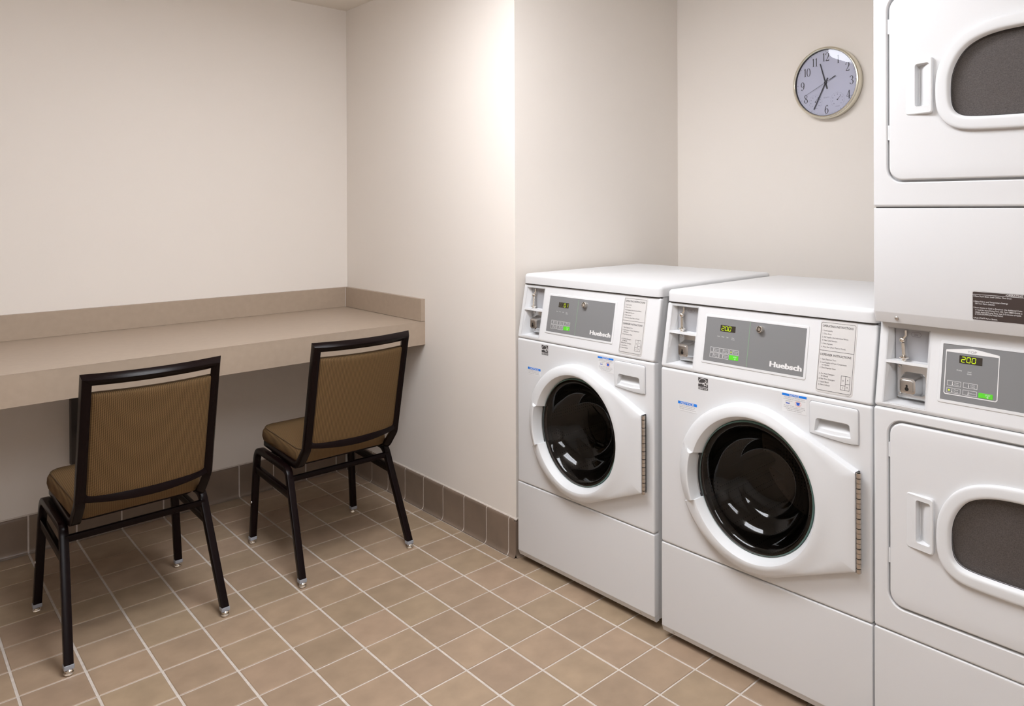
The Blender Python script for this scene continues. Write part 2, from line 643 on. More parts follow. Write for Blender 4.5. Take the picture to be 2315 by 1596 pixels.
def cove_run(name, label, axis, a0, a1, wallpos, joints, clip=None):
    """axis 'x': run along x in front of y=wallpos (facing -y); axis 'y': run along y in front of x=wallpos (facing -x)"""
    def P(a, d, z):
        return (a, wallpos - d, z) if axis == 'x' else (wallpos - d, a, z)
    g = MB()
    gp = [(max(d - 1.6, 0), min(z, 144.2)) for d, z in COVE]
    g.loft([[P(a, d, z) for d, z in gp] for a in (a0, a1)], True, True)
    base = g.build(name, 'grout', smooth=True)
    tag(base, label, kind='structure')
    js = [a0] + [j for j in sorted(joints) if a0 + 4 < j < a1 - 4] + [a1]
    for k in range(len(js) - 1):
        s0 = js[k] + (2.8 if k > 0 else 0); s1 = js[k + 1] - (2.8 if k < len(js) - 2 else 0)
        t = MB()
        t.loft([[P(a, d, z) for d, z in COVE] for a in (s0, s1)], True, True)
        t.build('baseboard_tile', 'base_tile', base, angle=50)
    hl_ = MB()  # pale strip painting the light caught along the rounded top edge
    hl_.loft([[P(a, d, z) for d, z in ((0, 145), (4.6, 145), (4.2, 146.6), (0.6, 150), (0, 150))] for a in (a0, a1)], True, True)
    hl_.build('bullnose_highlight', 'grout', base)
    return base


cove_run('baseboard_left', 'brown cove base tiles along the wall under the counter', 'x', -2230, XB - 18, YA, [i * S for i in range(-14, 1)])
cove_run('baseboard_center', 'brown cove base tiles along the short wall beside the washers', 'y', YO - 9, YA - 18, XB, [j * S for j in range(-1, 7)] + [YO + 36])
cove_run('baseboard_alcove', 'brown cove base tiles around the alcove corner behind the washer', 'x', XB - 9, XD, YO, [XB + 36 + i * S for i in range(0, 7)])


# ---- ceiling troffers (outside the frame; they light the room)
def troffer(cx, cy, lamp, label):
    t = empty('ceiling_light', (cx, cy, ZT))
    tag(t, label, 'ceiling light', 'recessed ceiling troffers')
    hw, hl = 300, 610
    f = MB()
    f.box(-hw, -hl, -6, hw, hl, 0).box(-10, -hl, -74, 10, hl, -6)
    f.build('frame', 'fixture_white', t, smooth=False)
    for sx in (-1, 1):
        d = MB()
        # wrap-around lens: rounded trough hanging below the ceiling
        xa, xb = sx * 11, sx * (hw - 12)
        prof = [(xa, -7), (xa, -72), (xa + (xb - xa) * .75, -72), (xa + (xb - xa) * .93, -63), (xb, -47), (xb, -7)]
        d.loft([[(x, y, z) for x, z in prof] for y in (-hl + 4, hl - 4)], True, True)
        d.build('diffuser', lamp, t, smooth=False)
    return t


troffer(-820, -930, 'lamp_main', 'rectangular ceiling light above the chairs and the first washer')
troffer(-1500, -2950, 'lamp_second', 'rectangular ceiling light above the viewer facing the dryers')

# ================================================================ FOLDING COUNTER
ct = empty('folding_counter', (-1000, YA, 0))
tag(ct, 'taupe laminate folding counter fixed along the wall behind two chairs', 'counter')
cx0 = -1000.0


def CT(mb):
    mb.v = [(x - cx0, min(y, YA - 1.0) - YA, z) for x, y, z in mb.v]
    return mb


YF, ZC, ZB, ZS = 311.7, 844.3, 740.6, 945.7
CT(MB().box(-2300, YF + 1.5, ZC - 38, XB, YA, ZC - 1)).build('countertop', 'laminate', ct, smooth=False)
mbt = MB()
mbt.box(-2300, YF, ZC - 2, XB, YA, ZC)
CT(mbt).build('laminate_sheet', 'laminate', ct, smooth=False)
CT(MB().box(-2300, YF, ZB, XB, YF + 20, ZC - 2.4)).build('front_edge', 'laminate', ct, smooth=False)
CT(MB().box(-2300, YA - 19.5, ZC + 0.6, XB - 20.5, YA, ZS)).build('backsplash', 'laminate', ct, smooth=False)
CT(MB().box(XB - 19.5, YF + 1, ZC + 1.6, XB, YA - 0.5, ZS)).build('side_splash', 'laminate', ct, smooth=False)
CT(MB().box(XB - 20.6, YA - 20.6, ZC, XB - 19.2, YA - 19.2, ZS - 1)).build('caulk', 'white_print', ct, smooth=False)
br = MB()
br.box(-1128, YA - 42, 318, -1088, YA - 0.2, ZC - 39)
br.box(-1128, YF + 60, ZC - 80, -1088, YA - 42, ZC - 39)
br.add([(-1112, YA - 42, 420), (-1104, YA - 42, 420), (-1104, YF + 200, ZC - 80), (-1112, YF + 200, ZC - 80), (-1112, YA - 42, 470), (-1104, YA - 42, 470), (-1104, YF + 260, ZC - 80), (-1112, YF + 260, ZC - 80)],
       [(0, 1, 2, 3), (4, 7, 6, 5), (0, 4, 5, 1), (1, 5, 6, 2), (2, 6, 7, 3), (3, 7, 4, 0)])
brk = CT(br).build('support_bracket', 'dark_bracket', ct, smooth=False)
sc = MB()
lathe(sc, [(0.5, -3), (3, -2.4), (4.2, 0)], 12, cap0=True, c=(-1106 - cx0, 368))
sc.v = [(x, y - 42, z) for x, y, z in sc.v]
sc.build('screw', 'steel', brk)


# ================================================================ CHAIRS
def build_chair(loc, rz, label):
    t = empty('banquet_chair', loc, rz)
    tag(t, label, 'chair', 'banquet chairs at the folding counter')
    TW = 11.8

    def lx(z):
        return 216 - 0.05 * z
    # leg frames: front leg, top rail, rear leg in one bent tube; split where front and rear leg meet
    for s in (-1, 1):
        def Q(y, z):
            return Vector((s * lx(z), y, z))
        full = tube_path([Q(243, 22), Q(236, 383), Q(-78, 374), Q(-239, 22)], [52, 46], 8)
        # split in the middle of the rail
        a = [p for p in full if p.y > 60] + [Vector((s * lx(379), 60, 379))]
        b = [Vector((s * lx(379), 60, 379))] + [p for p in full if p.y < 60]
        for part, foot in ((a, Q(243, 22)), (b, Q(-239, 22))):
            leg = sweep(MB(), part, TW, TW, 2.0).build('leg', 'chair_frame', t, angle=25)
            fy = foot.y
            k = MB()
            x = foot.x
            rbox(k, x - 13, fy - 13, 17.5, x + 13, fy + 13, 29.5, 3, 1.5)
            k.build('foot_collar', 'chair_collar', leg)
            g = MB()
            dy = 2 if fy > 0 else -5
            zlathe(g, [(7, 0), (11.5, 1.2), (13.2, 4.5), (12.0, 8), (8.0, 9.2), (7.5, 11), (11, 12.2), (11.5, 14.5), (8.5, 17)], 18, (x, fy + dy))
            g.build('glide', 'chrome', leg)
        st = MB()
        sweep(st, [Q(236, 302), Q(-112, 288)], 8, 14, 2)
        st.build('side_stretcher', 'chair_frame', t)
        sw = MB()
        zz = 168
        sw.loft([[(s * (lx(zz) + 11.5) + s * dd, 241 + r * math.cos(2 * PI * i / 12), zz + r * math.sin(2 * PI * i / 12)) for i in range(12)] for r, dd in ((5, 0), (4.6, 2), (2, 3))], True, True)
        sw.build('screw', 'steel', t)
    cb = MB()
    sweep(cb, [Vector((-lx(343), -96, 343)), Vector((lx(343), -96, 343))], 8, 10, 2, ref=(0, 1, 0))
    cb.build('rear_stretcher', 'chair_frame', t)
    cb2 = MB()
    sweep(cb2, [Vector((-lx(378), 150, 372)), Vector((lx(378), 150, 372))], 10, 10, 2, ref=(0, 1, 0))
    cb2.build('front_stretcher', 'chair_frame', t)
    # back frame: uprights that bend forward below the seat
    BOW = 33.0

    def back_y(z):
        return -190 - (z - 470) * 0.232
    UX = 177.5
    ZT_ = 857.0
    pts = [(-UX, 186, 416), (-UX, -128, 396), (-UX, back_y(470) - 2, 470), (-UX, back_y(ZT_), ZT_)]
    fil = [58, 40, 0]
    for k in range(1, 12):
        u = -1 + 2 * k / 12
        pts.append((u * UX, back_y(ZT_) - BOW * (1 - u * u), ZT_)); fil.append(0)
    pts += [(UX, back_y(ZT_), ZT_), (UX, back_y(470) - 2, 470), (UX, -128, 396), (UX, 186, 416)]
    fil += [0, 40, 58]
    sweep(MB(), tube_path(pts, fil, 8), 13, 13, 2.0).build('back_frame', 'chair_frame', t, angle=25)

    def rail(z, hz, name, bow, over, hy=11.5, droop=0.0):
        r = MB()
        pts = []
        for k in range(15):
            u = -1 + 2 * k / 14
            pts.append(Vector((u * (UX + over), back_y(z) - bow * (1 - u * u), z - droop * (1 - u * u))))
        sweep(r, pts, hz, hy, 3, ref=(0, 0.22, 1))
        return r.build(name, 'chair_frame', t)
    rail(491, 14.5, 'lower_rail', BOW + 5, 0, 8, 13.0)
    # back cushion
    nx, nz = 24, 14
    zlo, zhi = 488, 814
    xw = 165.5
    cu = MB()

    def cpt(u, v, side):
        x = u * xw
        zl = zlo - 13 * (1 - u * u)
        z = zl + (zhi - zl) * v
        bow = BOW * (1 - u * u)
        eu = min(1, (1 - abs(u)) * xw / 16); ev = min(1, min(v, 1 - v) * (zhi - zlo) / 16)
        th = 5 + 9 * math.sqrt(max(eu, 0) * (2 - eu)) * math.sqrt(max(ev, 0) * (2 - ev))
        y = back_y(z) - bow * 0.9 + (-th if side < 0 else th * 1.7)
        return (x, y, z)
    us = [-1, -.985, -.96, -.93] + [-.85 + 1.7 * k / 13 for k in range(14)] + [.93, .96, .985, 1]
    vs_ = [0, .012, .03, .06] + [.13 + .74 * k / 7 for k in range(8)] + [.94, .97, .988, 1]
    G = {}
    for side in (-1, 1):
        b = len(cu.v)
        for v in vs_:
            for u in us:
                cu.v.append(cpt(u, v, side))
        G[side] = b
        for r in range(len(vs_) - 1):
            for c in range(len(us) - 1):
                q = b + r * len(us) + c
                cu.f.append((q, q + 1, q + 1 + len(us), q + len(us)))
    # rim
    ring = [(0, c) for c in range(len(us))] + [(r, len(us) - 1) for r in range(1, len(vs_))] + [(len(vs_) - 1, c) for c in range(len(us) - 2, -1, -1)] + [(r, 0) for r in range(len(vs_) - 2, 0, -1)]
    for k in range(len(ring)):
        r0, c0 = ring[k]; r1, c1 = ring[(k + 1) % len(ring)]
        i0 = r0 * len(us) + c0; i1 = r1 * len(us) + c1
        cu.f.append((G[-1] + i0, G[1] + i0, G[1] + i1, G[-1] + i1))
    bc = cu.build('back_cushion', 'weave', t, angle=60)
    pp = MB()
    pts = []
    for k in range(15):
        u = -1 + 2 * k / 14
        x, y, z = cpt(u * 0.99, 0.995, 1)
        pts.append(Vector((x, y - 8, zhi + 1.5)))
    sweep(pp, pts, 2.6, 2.6, 2.4, ref=(0, 0, 1))
    pp.build('piping', 'piping', bc)
    # seat cushion
    se = MB()

    def outline(ins, zfun):
        out = []
        pts2 = []
        yr, yf = -128 + ins, 214 - ins
        wr, wf = 182 - ins, 196 - ins
        # rounded quad: rear narrower than front
        for (cx, cy, a0, r) in ((wf - 38, yf - 38, 0, 38), (-wf + 38, yf - 38, 90, 38), (-wr + 32, yr + 32, 180, 32), (wr - 32, yr + 32, 270, 32)):
            for k in range(8):
                a = math.radians(a0 + 90 * k / 7)
                pts2.append((cx + r * math.cos(a), cy + r * math.sin(a)))
        # densify the long sides
        for k in range(len(pts2)):
            p = pts2[k]; q = pts2[(k + 1) % len(pts2)]
            out.append(p)
            if k % 8 == 7:
                m_ = 8
                for j in range(1, m_):
                    out.append((p[0] + (q[0] - p[0]) * j / m_, p[1] + (q[1] - p[1]) * j / m_))
        return [(x, y, zfun(x, y)) for x, y in out]

    def zb(x, y):
        return 397 + (y + 128) * 0.085

    rings = [outline(12, lambda x, y: zb(x, y)), outline(2, lambda x, y: zb(x, y) + 4), outline(-1.5, lambda x, y: zb(x, y) + 20),
             outline(0, lambda x, y: zb(x, y) + 38), outline(5, lambda x, y: zb(x, y) + 50), outline(12, lambda x, y: zb(x, y) + 54.5),
             outline(40, lambda x, y: zb(x, y) + 58), outline(90, lambda x, y: zb(x, y) + 61), outline(140, lambda x, y: zb(x, y) + 62)]
    se.loft(rings, True, True)
    seat = se.build('seat', 'weave_seat', t, angle=70)
    ring = [Vector(p) for p in outline(7.5, lambda x, y: zb(x, y) + 53.6)]
    pi_ = MB()
    n = len(ring)
    rr = []
    for i in range(n):
        tdir = (ring[(i + 1) % n] - ring[i - 1]).normalized()
        u = Vector((0, 0, 1)); w = tdir.cross(u)
        rr.append([ring[i] + u * 1.7 * math.cos(a) + w * 1.7 * math.sin(a) for a in [2 * PI * k / 6 for k in range(6)]])
    rr.append(rr[0])
    pi_.loft(rr)
    pi_.build('piping', 'piping', seat)
    pan = MB()
    pan.loft([outline(16, lambda x, y: zb(x, y) - 7), outline(16, lambda x, y: zb(x, y) + 0.5)], True, True)
    pan.build('seat_pan', 'chair_frame', t)
    return t


build_chair((-1092.2, 264, 0), math.radians(1.0), 'brown woven banquet chair nearer the viewer, left of the two at the counter')
build_chair((-396.4, 266.6, 0), math.radians(-0.4), 'brown woven banquet chair nearer the corner, right of the two at the counter')


# ================================================================ COIN BOX (washers and dryer)
def coin_box(parent, ax0, ax1, z0, z1, zs0, zs1):
    """recess behind the slanted panel with a shelf, coin lever above and key lock below"""
    yb = 62.0

    def yfr(z):
        return (z - TZ0) * TILT
    m_ = MB()
    # liner: left, right, top, bottom, back
    m_.add([(ax0, yfr(z0), z0), (ax0, yfr(z1), z1), (ax0 + 12, yb, z1), (ax0 + 12, yb, z0)], [(0, 1, 2, 3)])
    m_.add([(ax1, yfr(z0), z0), (ax1, yfr(z1), z1), (ax1, yb, z1), (ax1, yb, z0)], [(0, 3, 2, 1)])
    m_.add([(ax0, yfr(z1), z1), (ax1, yfr(z1), z1), (ax1, yb, z1 - 4), (ax0, yb, z1 - 4)], [(0, 1, 2, 3)])
    m_.add([(ax0, yfr(z0), z0), (ax1, yfr(z0), z0), (ax1, yb, z0 + 3), (ax0, yb, z0 + 3)], [(0, 3, 2, 1)])
    m_.add([(ax0, yb, z0), (ax1, yb, z0), (ax1, yb, z1), (ax0, yb, z1)], [(0, 3, 2, 1)])
    box = m_.build('coin_box', 'enamel', parent, smooth=False)
    lip = MB()
    frame_line(lip, ax0 - 2, z0 - 2, ax1 + 2, z1 + 2, 1.6, tiltmap, 0.6, 3)
    frame_line(lip, ax0 + 1, z0 + 1, ax1 - 1, z1 - 1, 1.0, tiltmap, 0.4, 3)
    lip.build('opening_rim', 'door_plastic', box)
    sh = MB()
    sh.add([(ax0, yfr(zs0) - .5, zs0), (ax1, yfr(zs0) - .5, zs0), (ax1, yb, zs0), (ax0, yb, zs0), (ax0, yfr(zs1) - .5, zs1), (ax1, yfr(zs1) - .5, zs1), (ax1, yb, zs1), (ax0, yb, zs1)],
           [(0, 3, 2, 1), (4, 5, 6, 7), (0, 1, 5, 4), (1, 2, 6, 5), (2, 3, 7, 6), (3, 0, 4, 7)])
    sh.build('shelf', 'enamel', box, smooth=False)
    bx0, bx1 = ax0 + 13, ax1 - 1
    yp = 50.0
    bp = MB().box(bx0, yp, zs1, bx1, yp + 2, z1 - 3)
    bp.build('coin_plate', 'coin_grey', box, smooth=False)

    def mp(x, z, n):
        return (x, yp - n, z)
    # lever: arm, pivot, stem, collar
    lv = MB()
    cxl = bx0 + 25
    zp = zs1 + 50
    sweep(lv, [Vector((cxl + 4, yp - 7, z1 - 6)), Vector((cxl + 5, yp - 9, zp + 12)), Vector((cxl - 1, yp - 11, zp + 3))], 2.6, 3.2, 1.0)
    sweep(lv, [Vector((cxl - 2, yp - 10, zp - 8)), Vector((cxl + 3, yp - 16, zs1 + 12))], 4.2, 4.2, 1.5)
    lathe(lv, [(0.5, yp - 17), (5, yp - 16), (7.5, yp - 12), (7.5, yp - 3), (5, yp)], 16, cap0=True, c=(cxl - 4, zp))
    zlathe(lv, [(6, zs1), (6.5, zs1 + 5), (11.5, zs1 + 8), (12, zs1 + 10), (7, zs1 + 12.5), (4.5, zs1 + 15)], 18, (cxl + 3, yp - 17))
    lv.build('coin_lever', 'chrome', box, angle=50)
    tg = MB()
    hx, hz = cxl + 26, z1 - 15
    stroke(tg, [(hx - 13, hz), (hx - 9, hz + 5.4), (hx + 9, hz + 5.4), (hx + 13, hz), (hx + 9, hz - 5.4), (hx - 9, hz - 5.4)], 0.8, mp, 0.5, True)
    text(tg, '25\u00a2', hx, hz - 2.4, 4.8, mp, 0.5, align='C', bold=0.015)
    tg.build('price_mark', 'ink_grey', box)
    # lock below
    lp = MB()
    plate(lp, bx0 + 4, z0 + 8, bx1, zs0 - 1, 3, 1, -52, -49, mp=flatmap)
    lp.build('lock_plate', 'galvanized', box)
    lc = MB()
    lx_, lz_ = bx0 + 46, z0 + 46
    rings = []
    for k, (h, y) in enumerate(((28, 49), (26.5, 47), (25, 43), (20, 21), (18.8, 18), (15, 16.4))):
        ox = 0 if k == 0 else -1.2 * min(k, 3)
        rings.append([(x, y, z) for x, z in rrect(lx_ - h + ox, lz_ - h, lx_ + h + ox, lz_ + h, h * 0.42, 5)])
    lc.loft(rings, False, True)
    lock = lc.build('lock_housing', 'galvanized', box, angle=40)
    fl = MB()
    plate(fl, lx_ - 18.5, lz_ - 15.5, lx_ + 11, lz_ + 15, 6, 1.5, -16.2, -14.2, mp=flatmap)
    fl.build('lock_face', 'steel', lock)
    kh = MB()
    kx, kz = lx_ - 4, lz_ - 3.5
    pts = [(kx + 6.2 * math.cos(a), kz - 4 + 6.2 * math.sin(a)) for a in [math.radians(115 + 310 * k / 12) for k in range(13)]]
    pts += [(kx + 3.2 * math.cos(a), kz + 6 + 3.4 * math.sin(a)) for a in [math.radians(-20 + 220 * k / 8) for k in range(9)]]
    poly(kh, [(kx + (x - kx) * .8, kz + (z - kz) * .8) for x, z in pts], flatmap, -13.9)
    kh.build('keyhole', 'black', lock)
    for sx, sz in ((bx0 + 11, zs0 - 11), (bx1 - 5, zs0 - 12), (bx0 + 11, z0 + 17)):
        s_ = MB()
        lathe(s_, [(0.5, 45.4), (3.2, 45.8), (4.6, 47.5), (4.6, 49.2)], 14, cap0=True, c=(sx, sz))
        s_.build('screw', 'steel', box)
    return box


def fascia(parent, x0, z0, x1, z1):
    pn = MB()
    plate(pn, x0, z0, x1, z1, 1.5, 0.4, -1.5, 0.9, mp=tiltmap)
    f = pn.build('fascia', 'fascia_grey', parent)
    tr = MB()
    inner = rrect(x0 - .2, z0 - .2, x1 + .2, z1 + .2, 1.5, 6)
    plate(tr, x0 - 7.5, z0 - 7.5, x1 + 7.5, z1 + 7.5, 6, 1.6, -2, 1.8, holes=[inner], mp=tiltmap, back=False)
    tr.build('trim_frame', 'enamel', f, angle=25)
    return f


def display(parent, x0, z0, x1, z1, digits, dim=''):
    d = MB()
    plate(d, x0, z0, x1, z1, 1.2, .3, 0, 1.6, mp=tiltmap)
    dp = d.build('display', 'display_glass', parent)
    h = (z1 - z0) * 0.66
    w = h * 0.66
    step = w * 1.5
    zb_ = (z0 + z1) / 2 - h / 2
    xs_ = x0 + (x1 - x0) * 0.10
    g = MB(); gd = MB()
    for k, ch in enumerate(digits):
        xx = xs_ + k * step
        if ch == ' ':
            continue
        tgt = g
        if ch == 'x':
            seg7(gd, '0', xx, zb_, w, h, tiltmap, 1.9, h * .13)
            continue
        seg7(tgt, ch, xx, zb_, w, h, tiltmap, 1.9, h * .12)
    if dim == '.':
        rect(g, xs_ + 1 * step + w * 1.2, zb_ - h * .06, xs_ + 1 * step + w * 1.42, zb_ + h * .10, tiltmap, 1.9)
    g.build('lit_digits', 'display_lit', dp, smooth=False)
    if gd.v:
        gd.build('unlit_digits', 'display_dim', dp, smooth=False)
    return dp


# ================================================================ WASHERS
def washer(loc, yaw, lid, stick, digits, label):
    t = empty('washing_machine', loc, yaw - PI / 2)
    tag(t, label, 'washer', 'coin operated washers')
    WD = 683.0
    # cabinet behind the front panels
    c = MB()
    ring0 = [(x, y) for x, y in rrect(1.5, 24, WD - 1.5, 700, 3, 3)]
    hole = [(341 + 214 * math.cos(2 * PI * k / 48), 562 + 214 * math.sin(2 * PI * k / 48)) for k in range(48)]
    c.loft([[(x, y, z) for x, y in ring0] for z in (26, 856)], True, True)
    # open its front for the drum: rebuild front as plate with a hole
    c.f = [f for f in c.f if not all(abs(c.v[i][1] - 24) < 0.01 for i in f)]
    yfront = 24
    loop = [(4.5, yfront, 26), (WD - 4.5, yfront, 26), (WD - 4.5, yfront, 856), (4.5, yfront, 856)]
    c.fill([loop, [(x, yfront, z) for x, z in hole]])
    # upper part follows the slant of the control panel
    zt_ = lid[0] - 2
    side = [(14, 856), (14 + (zt_ - 857) * TILT, zt_), (700, zt_), (700, 856)]
    for xa, xb in ((1.5, 6), (WD - 6, WD - 1.5)):
        c.loft([[(x, y, z) for y, z in side] for x in (xa, xb)], True, True)
    c.box(1.5, 72, 856, WD - 1.5, 700, zt_)
    c.build('cabinet', 'enamel', t, angle=30)
    # feet
    for fx, fy in ((60, 70), (WD - 60, 70), (60, 650), (WD - 60, 650)):
        zlathe(MB(), [(22, 0), (22, 5), (10, 8), (10, 30)], 16, (fx, fy)).build('foot', 'foot_rubber', t)
    # lower kick panel with chamfered bottom
    k = MB()
    plate(k, 0, 40, WD, 305.3, 5, 4, -24, 0, seg=3)
    k.loft([[(x, y, z) for y, z in ((0.3, 45.5), (24, 46), (24, 23), (10.5, 22.2), (9, 23.2))] for x in (0.8, WD - 0.8)], True, True)
    kp = k.build('lower_panel', 'enamel', t, angle=28)
    for sx in (46, WD - 62):
        s_ = MB()
        lathe(s_, [(0.5, -1.5), (3, -1.2), (4.5, 1)], 12, cap0=True)
        ca, sa = math.cos(math.radians(20)), math.sin(math.radians(20))
        s_.v = [(x + sx, y * ca - z * sa + 4.6, y * sa + z * ca + 32) for x, y, z in [(p[0], p[1], p[2]) for p in s_.v]]
        s_.build('screw', 'steel', kp)
    # front panel with porthole
    f = MB()
    hole2 = [(341 + 206 * math.cos(2 * PI * q / 64), 562 + 206 * math.sin(2 * PI * q / 64)) for q in range(64)]
    plate(f, 0, 307, WD, 855.3, 8, 7, -24, 0, holes=[hole2, rrect(525, 759, 631, 802, 4)], seg=4)
    fp = f.build('front_panel', 'enamel', t, angle=30)
    # drum and gasket
    lathe(MB(), [(206, 20), (200, 40), (212, 52), (232, 62), (236, 70)], 64, c=(341, 562)).build('gasket', 'gasket', t)
    d = MB()
    lathe(d, [(236, 66), (240, 90), (240, 430), (225, 440), (130, 446), (60, 462), (8, 466)], 64, cap1=True, c=(341, 562))
    drum = d.build('drum', 'drum_steel', t)
    for q in range(3):
        a = math.radians(80 + 120 * q)
        v = MB()
        rad = []
        for w_, r_ in ((-30, 238), (-14, 205), (0, 196), (14, 205), (30, 238)):
            rad.append((341 + r_ * math.cos(a) - w_ * math.sin(a), 562 + r_ * math.sin(a) + w_ * math.cos(a)))
        v.loft([[(x, y, z) for x, z in rad] for y in (100, 425)], True, True, closed=True)
        v.build('drum_vane', 'drum_steel', drum)
    # control panel
    p = MB()
    cb0, cb1, cz0, cz1 = 19, 123, 868, 1049
    plate(p, 0, 857.6, WD, lid[0] - 3, 8, 6, -14, 0, holes=[[(cb0, cz0), (cb1, cz0), (cb1, cz1), (cb0, cz1)]], mp=tiltmap, seg=4)
    cp = p.build('control_panel', 'enamel', t, angle=30)
    coin_box(t, cb0, cb1, cz0, cz1, 963, 969)
    fs = fascia(cp, 158.5, 898, 489, 1026)
    # everything printed or fixed on the fascia goes one level up so it stays a direct part of the machine
    display(t, 209.5, 988.5, 262, 1006.5, digits[0], digits[1])
    gl = MB()
    rect(gl, 309.4, 899, 310.8, 1025, tiltmap, 1.3)
    gl.build('green_stripe', 'green_line', cp)
    pr = MB()
    for bx, body in ((201, 'Wash'), (217, 'Rinse'), (234, 'Spin')):
        text(pr, body, bx, 971.5, 2.9, tiltmap, 1.3)
    text(pr, 'Door', 256.5, 971.5, 2.7, tiltmap, 1.3, align='C')
    text(pr, 'Locked', 256.5, 967.3, 2.7, tiltmap, 1.3, align='C')
    for (bx, bz, l1, l2) in ((181.5, 926.5, 'Normal', 'Hot'), (215.2, 926.5, 'Normal', 'Warm'), (249.2, 926.5, 'Normal', 'Cold'), (181.5, 910.8, 'Perm', 'Press'), (215.2, 910.8, 'Delicate', 'Cold')):
        bt = MB()
        frame_line(bt, bx, bz, bx + 31, bz + 13, 0.9, tiltmap, 1.3)
        stroke(bt, [(bx + 11.5, bz + 2), (bx + 11.5, bz + 11)], 1.4, tiltmap, 1.3)
        text(bt, l1, bx + 14, bz + 7.4, 2.6, tiltmap, 1.3, width=14.5)
        text(bt, l2, bx + 16, bz + 3, 2.6, tiltmap, 1.3, width=10)
        bt.build('cycle_button', 'white_print', t)
    pr.build('indicator_lettering', 'white_print', t)
    lg = MB()
    for dx_ in (-0.8, 0, 0.8):
        text(lg, 'Huebsch', 384.8 + dx_, 911.5, 14.2, tiltmap, 1.4 + 0.02 * dx_, width=98, bold=0.022)
    lg.build('brand_lettering', 'white_print', t)
    if digits[2]:
        yl = MB()
        rect(yl, 253, 931, 256, 934, tiltmap, 1.4)
        yl.build('status_light', 'display_lit', t)
    st = MB()
    plate(st, 248.8, 910.8, 280.8, 924.2, 1, .3, 0, 1.4, mp=tiltmap)
    sb = st.build('start_button', 'green_print', t)
    sl = MB()
    text(sl, 'START', 270, 918.2, 3.0, tiltmap, 1.7, align='C', width=12)
    stroke(sl, [(270, 916.4), (272, 914.4), (270, 912.4), (268, 914.4)], .7, tiltmap, 1.7, True)
    sl.build('lettering', 'white_print', sb)
    # key lock
    kl = MB()
    prof = [(10, 0), (10, 10), (9.2, 12.5), (7.2, 13.2), (7.0, 10), (5.0, 10), (4.8, 12.6), (0.4, 12.8)]
    kl.loft([[tiltmap(347 + r * math.cos(2 * PI * q / 24), 1008 + r * math.sin(2 * PI * q / 24), n) for q in range(24)] for r, n in prof], False, True)
    kk = kl.build('key_lock', 'chrome', t, angle=40)
    ks = MB()
    stroke(ks, [(347 + 6.1 * math.cos(2 * PI * q / 20), 1008 + 6.1 * math.sin(2 * PI * q / 20)) for q in range(20)], 1.5, tiltmap, 12.9, True)
    rect(ks, 346, 1013, 348, 1017, tiltmap, 13.3)
    ks.build('key_slot', 'black', kk)
    # instruction label
    il = MB()
    plate(il, 527, 867.5, 630, 1054.5, 8, .3, -.4, .7, mp=tiltmap)
    lab = il.build('instruction_label', 'label_grey', t, label='grey printed instruction label')
    li = MB()
    n = 1.0
    frame_line(li, 530, 873.5, 626, 1048, .9, tiltmap, n, 4)
    stroke(li, [(530, 975.5), (626, 975.5)], .9, tiltmap, n)
    text(li, 'OPERATING INSTRUCTIONS', 533.5, 1036.3, 5.6, tiltmap, n, width=86, bold=0.012)
    text(li, 'DISPENSER INSTRUCTIONS', 533.5, 962.3, 5.6, tiltmap, n, width=86, bold=0.012)
    for q, body in enumerate(('1. Load Laundry.', '2. Close Door.', '3. Add Supplies (See Instructions Below).', '4. Make Cycle Selection.', '5. Make Payment.', '6. Press Start (Door Must be Closed).')):
        text(li, body, 534.5, 1025.2 - 8.45 * q, 3.9, tiltmap, n, xs=0.80)
    for zz, xx, body in ((951.2, 534.5, '1. Open Dispenser Door.'), (943.0, 534.5, '2. Load Supplies in Proper Compartment'), (936.8, 540, 'as Indicated.'), (929.4, 534.5, '3. Close Dispenser Door.'), (914.2, 534.5, 'A. Pre Wash Detergent'), (908, 540, '(If Offered)'), (901, 534.5, 'B. Main Wash Detergent'), (893.3, 534.5, 'C. Liquid Bleach'), (885.8, 534.5, 'D. Fabric Softener')):
        text(li, body, xx, zz, 3.9, tiltmap, n, xs=0.80)
    frame_line(li, 596.5, 882.5, 620.5, 917.5, .9, tiltmap, n)
    stroke(li, [(608.7, 882.5), (608.7, 917.5)], .9, tiltmap, n)
    stroke(li, [(596.5, 893.5), (608.7, 893.5)], .9, tiltmap, n)
    stroke(li, [(608.7, 898.5), (620.5, 898.5)], .9, tiltmap, n)
    for ch, xx, zz in (('D', 602.6, 904), ('A', 614.6, 906.5), ('C', 602.6, 886.3), ('B', 614.6, 888.6)):
        text(li, ch, xx, zz, 3.8, tiltmap, n, align='C')
    text(li, '800200', 612, 869.2, 1.6, tiltmap, n, width=9)
    li.build('lettering', 'ink', lab)
    # lid
    ld = MB()
    rbox(ld, -1, 31, lid[0], WD + 1, 706, lid[1], 20, 13, 4, 6)
    ld.build('lid', 'enamel', t, angle=40)
    ll = MB().box(6, 36, lid[0] - 3.2, WD - 6, 690, lid[0] + 0.5)
    ll.build('lid_gap', 'shadow_gap', t, smooth=False)
    # stickers
    ex, ez = stick[0]
    e = MB()
    plate(e, ex, ez - 36, ex + 35.5, ez, .6, .1, -.2, .4)
    es = e.build('efficiency_sticker', 'ink', t, label='black and white square star logo sticker')
    ew = MB()
    stroke(ew, [(ex + 17.7 + 17.2 * math.cos(math.radians(a)), ez - 19 + 17.2 * math.sin(math.radians(a))) for a in range(0, 181, 12)], 1.5, flatmap, .7)
    scr = [(1.5, -18), (3.5, -15.5), (5, -16.5), (3, -18.5), (6, -18.5), (8, -16), (9, -18), (10.5, -16), (12.5, -17.5), (14.5, -15.2), (16, -18.2), (18, -15), (17, -20), (19.5, -16), (21, -18.5), (23, -15)]
